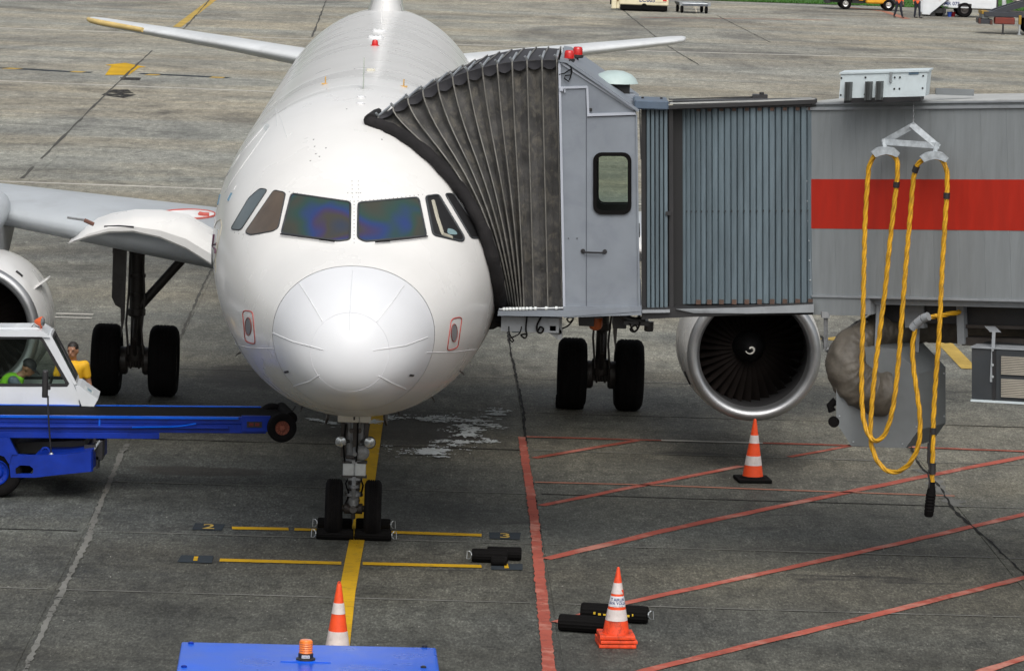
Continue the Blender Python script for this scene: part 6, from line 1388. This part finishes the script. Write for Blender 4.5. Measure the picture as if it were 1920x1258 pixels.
def human(root, pose, shirt, trousers, shoes=BLKP, skin_=SKIN_, hair=HAIR, sleeves=.55, facing=(0, -1, 0), look=None, cap=None, shirt_name='shirt', vest=None, collar=None, vox=.012, extra_arm=None):
    J = {k: Vector(v) for k, v in pose.items()}
    F = Vector(look or facing).normalized(); Z = (J['head']-J['neck']).normalized(); Z = (Z*.55+Vector((0, 0, .45))).normalized() if look is None else (Vector((0, 0, 1))-F*F.z).normalized()
    X = F.cross(Z).normalized(); Fd = Z.cross(X).normalized(); HM = Matrix((X, Fd, Z)).transposed()      # columns: side, forward, up
    h = J['head']; hp = lambda a, b, c: h+HM @ Vector((a, b, c))
    mb = MB()
    caps(mb, J['pel'], J['spi'], .125, .12); caps(mb, J['spi'], J['che'], .12, .135); caps(mb, J['che'], J['neck'], .12, .06); caps(mb, J['neck']-Z*.03, h-Z*.06, .052, .055)
    ell(mb, h+Z*.015, (.074, .093, .108), HM); ell(mb, hp(0, .028, -.055), (.056, .066, .062), HM)
    caps(mb, hp(0, .088, .01), hp(0, .108, -.022), .010, .016)                      # nose
    caps(mb, hp(-.04, .078, .032), hp(.04, .078, .032), .014, .014)                # brow
    caps(mb, hp(-.02, .086, -.055), hp(.02, .086, -.055), .012, .012)              # mouth
    for s in (-1, 1): ell(mb, hp(s*.076, -.004, -.005), (.012, .024, .034), HM, 10)
    for S in 'LR':
        caps(mb, J['sh'+S], J['el'+S], .052, .042); caps(mb, J['el'+S], J['wr'+S], .042, .029)
        d = (J['wr'+S]-J['el'+S]).normalized(); sd_ = d.cross(F).normalized(); pl = J['wr'+S]+d*.085
        caps(mb, J['wr'+S], pl, .028, .034)
        for k in range(4):
            off = sd_*(-.026+.0175*k); ln = (.068, .078, .074, .058)[k]; kn = pl+off+d*.02; caps(mb, pl+off*.8, kn+d*ln*.5, .0095, .0088); caps(mb, kn+d*ln*.5, kn+d*ln*.8+F*.025, .0088, .0075)
        caps(mb, J['wr'+S]+d*.03+F*.02, J['wr'+S]+d*.085+F*.05, .013, .010)
        caps(mb, J['hi'+S], J['kn'+S], .082, .055); caps(mb, J['kn'+S], J['an'+S], .053, .036); fd = pose.get('ft'+S); ft = Vector(fd) if fd else J['an'+S]+Vector((facing[0]*.15, facing[1]*.15, -.055)); caps(mb, J['an'+S]+Vector((0, 0, -.04)), ft, .036, .028)
    body = remesh(mb, 'person_body', skin_, root, vox)
    for s in (-1, 1):
        mb = MB(); ell(mb, hp(s*.031, .083, .012), (.0135, .009, .0075), HM, 10); mb.build('eye', DARK, body, smooth=60)
    mb = MB(); ell(mb, h+Z*.045-Fd*.010, (.080, .092, .088), HM)
    for v in list(mb.bm.verts):
        q = HM.transposed() @ (v.co-h)
        if q.y > .055 and q.z < .075: v.co += Fd*(-.05)
        if q.z < -.01 and q.y > -.02: v.co += Z*.03-Fd*.01
    mb.build('hair', hair, root, smooth=60)
    mb = MB(); g_ = .022
    caps(mb, J['pel']+Vector((0, 0, .0)), J['spi'], .125+g_, .12+g_); caps(mb, J['spi'], J['che'], .12+g_, .135+g_); caps(mb, J['che'], J['neck']-Z*.05, .125+g_, .06+g_*.6)
    for S in 'LR':
        caps(mb, J['che'].lerp(J['sh'+S], .5), J['sh'+S], .10, .072); e = J['sh'+S].lerp(J['el'+S], min(1, sleeves)); caps(mb, J['sh'+S], e, .072, .062)
        if sleeves > 1: caps(mb, J['el'+S], J['el'+S].lerp(J['wr'+S], sleeves-1), .06, .046)
    sh_ = remesh(mb, shirt_name, shirt, root, vox)
    mb = MB()
    for S in 'LR': caps(mb, J['pel'], J['hi'+S], .138, .125); caps(mb, J['hi'+S], J['kn'+S], .105, .075); caps(mb, J['kn'+S], J['an'+S]+Vector((0, 0, .02)), .075, .062)
    remesh(mb, 'trousers', trousers, root, vox)
    for S in 'LR':
        fd = pose.get('ft'+S); ft = Vector(fd) if fd else J['an'+S]+Vector((facing[0]*.17, facing[1]*.17, -.05)); mb = MB(); a = J['an'+S]
        caps(mb, (a.x, a.y, max(.045, a.z-.045)) if not fd else a, ft, .047, .040); remesh(mb, 'shoe', shoes, root, vox)
    if vest:
        mb = MB(); g2 = .034; caps(mb, J['pel']+Vector((0, 0, .02)), J['spi'], .13+g2, .12+g2); caps(mb, J['spi'], J['che'], .12+g2, .135+g2); caps(mb, J['che'], J['neck']-Z*.06, .135+g2, .07+g2*.5)
        for S in 'LR': caps(mb, J['che'].lerp(J['sh'+S], .4), J['sh'+S].lerp(J['che'], .25), .11, .085)
        remesh(mb, 'vest', vest, root, vox)
    if cap:
        mb = MB(); ell(mb, h+Z*.052-Fd*.006, (.090, .106, .088), HM)
        for v in mb.bm.verts:
            q = HM.transposed() @ (v.co-h)
            if q.z < .035: v.co += Z*(.035-q.z)
        cpo = mb.build('cap', cap, root, smooth=50)
        mb = MB(); rows = []
        for k in range(2): rows.append([hp(.082*math.sin(a)*(1 if k == 0 else 1.0), .07*math.cos(a)+.02+.10*k*max(0, math.cos(a)), .040-.03*k*max(0, math.cos(a))) for a in [R(-80+160*i/12) for i in range(13)]])
        mb.grid(rows); [0 for _ in ()]; vv = mb.build('cap_visor', cap, cpo, smooth=60); md = vv.modifiers.new('t', 'SOLIDIFY'); md.thickness = .006
    return body
YSH = M('yellow_shirt', (.72, .40, .012), .7, var=.2, bump=.2, bscale=10); NAVY = M('navy_trousers', (.015, .018, .03), .8, var=.2); LIME = M('lime_vest', (.22, .60, .03), .6, var=.15); GREYSH = M('grey_blue_shirt', (.11, .14, .19), .7, var=.2); CAPM = M('grey_cap', (.035, .035, .04), .75)
HIVIS = M('orange_hivis', (.82, .13, .03), .55, var=.15); HISTR = M('hivis_strip', (.65, .65, .62), .3)
hd = dp(137, 657, 56.6); ps = thing('person', (hd.x+.0, 56.6, 0), 'person in a yellow shirt with short dark hair standing behind the white loader cab', 'person')
zsc = hd.z-1.63
pose = {k: (v[0], v[1], v[2]+(zsc if k not in ('anL', 'anR', 'knL', 'knR') else (0 if k[0] == 'a' else zsc*.5))) for k, v in STAND.items()}
pose['elL'] = (-.27, -.02, 1.15+zsc); pose['wrL'] = (-.20, -.22, 1.05+zsc); pose['elR'] = (.24, .03, 1.14+zsc); pose['wrR'] = (.31, -.08, .93+zsc)
human(ps, pose, YSH, NAVY, look=(-.28, -1, -.12))
mb = MB(); J_ = pose; c0 = Vector(J_['neck']); mb.tube([c0+Vector((-.06, -.05, -.01)), c0+Vector((-.05, -.13, -.10)), c0+Vector((.0, -.165, -.24)), c0+Vector((.05, -.13, -.10)), c0+Vector((.06, -.05, -.01))], .006, n=5); mb.build('lanyard', BLKP, ps)
# driver, bent over in the cab
dd = DCB+.42; q = lambda x, y, o=0: tuple(dp(x, y, dd+o)-dp(12, 760, dd))
bs_ = dp(12, 760, dd); dr = thing('person', bs_, 'person in a lime vest and dark cap bent forward in the loader cab', 'person')
dpose = dict(pel=q(2, 758), spi=q(8, 742), che=q(22, 720), neck=q(38, 704), head=q(53, 690), shL=q(26, 712, .19), shR=q(25, 714, -.19), elL=q(50, 738, .22), elR=q(46, 742, -.2), wrL=q(80, 738, .12), wrR=q(84, 745, -.08),
             hiL=q(6, 766, .09), hiR=q(6, 766, -.09), knL=q(60, 764, .11), knR=q(60, 764, -.11), anL=q(76, 812, .11), anR=q(76, 812, -.11), ftL=q(96, 816, .11), ftR=q(96, 816, -.11))
human(dr, dpose, GREYSH, NAVY, facing=(1, 0, 0), look=(1, -.15, -.55), cap=CAPM, sleeves=1.6, vest=LIME)
for i, (x, y, f, lb) in enumerate(((1684, 34, (.5, -.85, 0), 'person in an orange jacket and dark trousers striding beside the yellow truck'), (1719, 34.5, (.9, -.4, 0), 'person in an orange jacket standing next to the white stair vehicle'))):
    p = g(x, y, -.012); pr = thing('person', (p.x, p.y, -.012), lb, 'person', 'ramp workers in orange jackets far off')
    po = dict(STAND)
    if i == 0: po.update(knL=(-.14, .0, .5), anL=(-.24, .05, .09), knR=(.14, -.08, .5), anR=(.24, -.02, .09), wrL=(-.2, -.2, 1.0))
    else: po.update(knL=(-.1, .05, .5), anL=(-.13, .06, .09), knR=(.13, -.08, .51), anR=(.16, -.04, .09), wrR=(.22, -.24, 1.08))
    human(pr, po, HIVIS, NAVY, facing=f, sleeves=1.7, vox=.03, shirt_name='jacket')
    mb = MB(); mb.tube([(.165*math.sin(a), .155*math.cos(a), 1.08) for a in [2*PI*k/20 for k in range(20)]], .018, n=4, closed=True); mb.build('reflective_strip', HISTR, pr)
# ============================================================ FAR VEHICLES
ZG = -.012
def far(name, px, py, label, cat, rz=0.0, group=None):
    p = g(px, py, ZG); return thing(name, (p.x, p.y, ZG), label, cat, group, rz)
def fbox(t, name, mat, boxes, bevel=.02, parent=None, label=None):
    mb = MB()
    for a, b in boxes: mb.box(a, b, None, bevel)
    return mb.build(name, mat, parent or t, label=label)
# cream tug
t = far('aircraft_tug', 1201, 22, 'cream low tug with a black skirt and number at the top edge of the apron', 'aircraft tug', rz=-.03)
bd = fbox(t, 'body', CREAM, [((-1.28, 0, .36), (1.62, 5.2, 1.05))], .05); fbox(t, 'skirt', RUBB, [((-1.2, -.02, .06), (1.56, 5.1, .36))], .04)
fbox(t, 'corner_bumper', CREAM, [((-1.72, -.02, .10), (-1.42, .8, .62)), ((-1.42, .05, .12), (-1.22, .9, .9))], .04); fbox(t, 'bumper_pad', RUBB, [((-1.80, .0, .35), (-1.72, .6, .68))], .02)
fbox(t, 'cab', CREAM, [((-1.2, 3.0, 1.05), (1.5, 4.8, 1.7))], .08); fbox(t, 'cab_window', GLDARK, [((-1.0, 2.97, 1.2), (1.3, 2.99, 1.6))], 0)
fbox(t, 'tail_light', REDL, [((1.28, -.03, .63), (1.50, .0, .72)), ((-1.15, -.03, .68), (-.95, .0, .76))], .01, bd); mb = MB(); mb.cyl((.2, -.06, .30), (.2, .05, .30), .17, n=14); mb.build('tow_eye', RUBB, t)
TXM = lambda x, y, z: Matrix.Translation((x, y, z)) @ Matrix.Rotation(PI/2, 4, 'X')
text_bm('LC', .34, TXM(.10, -.004, .66), .002, bold=.008).build('lettering', INK, bd); text_bm('005', .34, TXM(.58, -.004, .66), .002, bold=.008).build('lettering', INK, bd); mb = MB()
for k in range(9): mb.box((.86+.07*k, -.006, .545), (.86+.07*k+.045, -.001, .575))
mb.build('small_print', M('print_grey', (.25, .22, .18), .6), bd); fbox(t, 'side_strip', M('strip_brown', (.2, .12, .03), .6), [((-1.40, -.0, .55), (-1.30, .04, .80))], 0, bd)
for x in (-1.0, 1.35):
    for y in (1.0, 4.2): wheel(t, (x, y, .4), .4, .3, GEARD)
# baggage dolly
t = far('baggage_dolly', 1303, 26, 'empty grey roller dolly parked right of the cream tug', 'baggage dolly', rz=.12)
fbox(t, 'deck_frame', M('dolly_grey', (.10, .11, .13), .5, grime=.4), [((-.80, .1, .42), (.80, 2.3, .52)), ((-.86, .05, .50), (-.80, 2.3, .62)), ((.80, .05, .50), (.86, 2.3, .62))], .01)
for k in range(12): mb = MB(); mb.cyl((-.78, .2+.18*k, .56), (.78, .2+.18*k, .56), .045, n=8); mb.build('roller', STEEL, t, smooth=40)
for x in (-.72, .72):
    for y in (.35, 2.0): wheel(t, (x, y, .21), .21, .14, GEARD)
mb = MB(); mb.tube([(0, .2, .42), (0, -.35, .2), (0, -.45, .1)], .04, n=6); mb.box((-.12, -.1, .3), (.12, .1, .42)); mb.build('drawbar', TAN, t)
for x in (-.84, .84): mb = MB(); mb.box((x-.08, .0, .44), (x+.08, .2, .66)); mb.build('corner_stop', TRIM, t)
# yellow truck
t = far('yellow_truck', 1623, 20, 'yellow flatbed truck with silver wheels standing before the grass', 'truck')
fbox(t, 'cab', YELT, [((.0, .05, .42), (1.5, 1.9, 1.25)), ((.05, .1, 1.25), (1.2, 1.85, 1.95))], .08); fbox(t, 'bonnet', BLKP, [((1.5, .1, .36), (2.25, 1.85, 1.05))], .1); fbox(t, 'bumper', BLKP, [((2.2, .05, .3), (2.4, 1.9, .6))], .03)
fbox(t, 'cab_window', GLDARK, [((.2, .08, 1.3), (1.1, .1, 1.85))], 0); fbox(t, 'flat_bed', M('bed_brown', (.10, .07, .04), .7), [((-2.3, .0, .62), (-.05, 1.95, .72))], .01); fbox(t, 'bed_side', YELT, [((-2.3, -.02, .72), (-.05, .02, 1.1)), ((-2.3, 1.93, .72), (-.05, 1.97, 1.1))], .01)
fbox(t, 'chassis_rail', BLKP, [((-2.4, .4, .42), (2.0, .55, .58)), ((-2.4, 1.4, .42), (2.0, 1.55, .58))], 0); fbox(t, 'rear_box', BLKP, [((-2.5, .1, .35), (-2.2, 1.8, .75)), ((-.85, .1, .4), (-.15, .5, .64))], .02)
mb = MB(); mb.tube([(-.45, -.0, .75), (-.4, -.0, .62), (-.2, 0, .62), (-.15, 0, .75)], .04, n=5); mb.build('step_hoop', YELT, t)
for x in (-1.25, 1.42):
    for y in (.12, 1.8): wheel(t, (x, y, .36), .36, .22, CHROME, ax=(0, 1, 0))
mb = MB(); mb.lathe([(.03, 0), (.03, .05)], (2.3, .0, .75), (0, -1, 0), 10); mb.build('headlight', CHROME, t)
# white stair vehicle
t = far('stair_vehicle', 1808, 33.5, 'white passenger-stair vehicle with black number lettering near the grass', 'stair vehicle')
bd = fbox(t, 'body', VWHITE, [((-1.0, .0, .55), (1.9, 2.1, 1.12)), ((-1.3, .02, .62), (-1.0, 2.1, 1.12))], .03); fbox(t, 'wheel_arch', BLKP, [((-.5, -.01, .55), (.5, .3, .92))], .1)
mb = MB(); mb.prism([(-2.55, -.02, .12), (-2.1, -.02, .10), (-1.95, -.02, .22), (-1.15, -.02, .95), (-.9, -.02, 1.5), (.4, -.02, 2.6), (-.2, -.02, 2.6), (-2.5, -.02, 1.2)], (0, .06, 0)); mb.build('stair_side', VWHITE, t); mb = MB(); mb.prism([(-2.55, 2.0, .12), (-2.1, 2.0, .10), (-1.95, 2.0, .22), (-1.15, 2.0, .95), (-.9, 2.0, 1.5), (.4, 2.0, 2.6), (-.2, 2.0, 2.6), (-2.5, 2.0, 1.2)], (0, .06, 0)); st_ = mb.build('stair_side', VWHITE, t)
for k in range(8): mb = MB(); mb.box((-2.45+.3*k, .04, .14+.24*k), (-2.15+.3*k, 1.99, .18+.24*k)); mb.build('stair_tread', TRIM, t)
mb = MB(); mb.prism([(-1.55, -.03, .98), (-1.35, -.03, 1.05), (-1.1, -.03, 1.25), (-1.25, -.03, 1.35), (-1.5, -.03, 1.2)], (0, .008, 0)); mb.build('red_emblem', M('emblem_red', (.62, .06, .03), .5), st_)
mb = MB(); mb.tube([(-2.05, -.04, .15), (-1.0, -.04, 1.05)], .03, n=5); mb.build('stair_stringer', DKGREY, t)
fbox(t, 'under_frame', BLKP, [((-1.9, .1, .2), (-1.1, 1.9, .5)), ((.45, .2, .5), (1.9, 1.9, .56)), ((-2.05, .0, .0), (-1.75, .4, .2))], .02); fbox(t, 'jack_leg', BLKP, [((-1.28, .0, .02), (-1.18, .15, .62))], .01); fbox(t, 'rear_panel', BLKP, [((1.9, .1, .5), (2.02, 2.0, 1.15))], .02)
text_bm('MR 075', .30, TXM(-.78, -.004, .80), .002, bold=.006).build('lettering', INK, bd)
for y in (.12, 1.95):
    wheel(t, (0, y, .46), .46, .28, GEARD, ax=(0, 1, 0)); wheel(t, (-1.5, y+.2, .3), .3, .2, GEARD, ax=(0, 1, 0))
for i, (x, mt, lb) in enumerate(((1780, M('bucket_blue', (.03, .09, .42), .4), 'blue bucket on the ground under the white stair vehicle'), (1787, M('bucket_red', (.34, .012, .02), .4), 'dark red bucket on the ground under the white stair vehicle'))):
    tb_ = far('bucket', x, 32, lb, 'bucket'); mb = MB(); mb.lathe([(.11, 0), (.15, .28), (.16, .29), (.145, .29), (.11, .02)], (0, 0, 0), (0, 0, 1), 16); mb.build('bucket_body', mt, tb_, smooth=40)
    mb = MB(); mb.tube([(.15*math.cos(a), 0, .29+.08*math.sin(a)) for a in [PI*k/8 for k in range(9)]], .01, n=4); mb.build('bucket_handle', STEEL, tb_)
# dark loading vehicle at the right edge
t = far('lift_vehicle', 1890, 66, 'dark lifting vehicle with outrigger legs and a sloping boom at the top right corner', 'lift vehicle')
fbox(t, 'chassis', M('dark_chassis', (.028, .032, .042), .5, grime=.4), [((-1.35, .1, .95), (6.0, 2.2, 1.22)), ((-1.55, .15, .55), (-.85, 2.1, .80))], .02)
bm_ = MB(); bm_.prism([(-.9, .3, 1.2), (-.2, .3, 1.2), (3.2, .3, 2.3), (3.2, .3, 2.65), (1.2, .3, 2.0), (-.6, .3, 1.36)], (0, .35, 0)); bm_.build('boom', bpy.data.materials['dark_chassis'], t); bm_ = MB(); bm_.prism([(-.9, 1.6, 1.2), (-.2, 1.6, 1.2), (3.2, 1.6, 2.3), (3.2, 1.6, 2.65), (1.2, 1.6, 2.0), (-.6, 1.6, 1.36)], (0, .35, 0)); bm_.build('boom', bpy.data.materials['dark_chassis'], t)
fbox(t, 'tail_box', M('yellow_drab', (.30, .18, .02), .6), [((-1.45, .2, 1.08), (-1.08, 2.0, 1.24))], .01); fbox(t, 'tail_box', BOXG, [((-1.42, .22, .82), (-1.1, 1.9, 1.08))], .02)
fbox(t, 'oil_tank', M('tank_red', (.16, .022, .012), .6, grime=.4), [((-.75, .05, .56), (.35, .7, .93))], .04); fbox(t, 'end_stop', M('stop_brown', (.08, .03, .02), .7), [((-1.62, .1, .55), (-1.5, .5, .85)), ((-1.0, .02, .52), (-.86, .25, .76))], .02)
for x, hz in ((-.28, 0), (.62, 1)):
    lg = fbox(t, 'outrigger_leg', STEEL if hz else BLKP, [((x-.05, .05, .05), (x+.05, .15, .6)), ((x-.10, .0, .0), (x+.10, .2, .06))], .01)
    if hz: fbox(t, 'outrigger_housing', bpy.data.materials['yellow_drab'], [((x-.07, .0, .58), (x+.07, .2, 1.08))], .01)
mb = MB(); mb.cyl((1.2, 1.7, 2.25), (1.2, 4.0, 2.25), .0+.75, n=28); mb.build('drum_tank', M('tank_cream', (.62, .58, .48), .45, grime=.2), t, smooth=40)
mb = MB(); mb.cyl((.1, 3.0, 1.2), (-.02, 3.0, 2.9), .12, n=10); mb.build('white_post', VWHITE, t, smooth=40)
mb = MB(); mb.cyl((2.0, 1.5, 2.4), (2.0, 1.7, 2.4), .6, n=28); mb.build('drum_cap', BLKP, t, smooth=40)
fbox(t, 'mast_post', BLKP, [((1.5, .3, 1.2), (1.65, .5, 1.9))], .01)
for x in (1.45, 2.6):
    for y in (.25, 2.0): wheel(t, (x, y, .62), .62, .34, GEARD, ax=(0, 1, 0))
fbox(t, 'mudguard', BOXG, [((1.75, .0, .6), (2.05, .05, 1.25))], .02); fbox(t, 'cab', bpy.data.materials['dark_chassis'], [((4.0, .1, 1.2), (6.0, 2.2, 2.8))], .08)
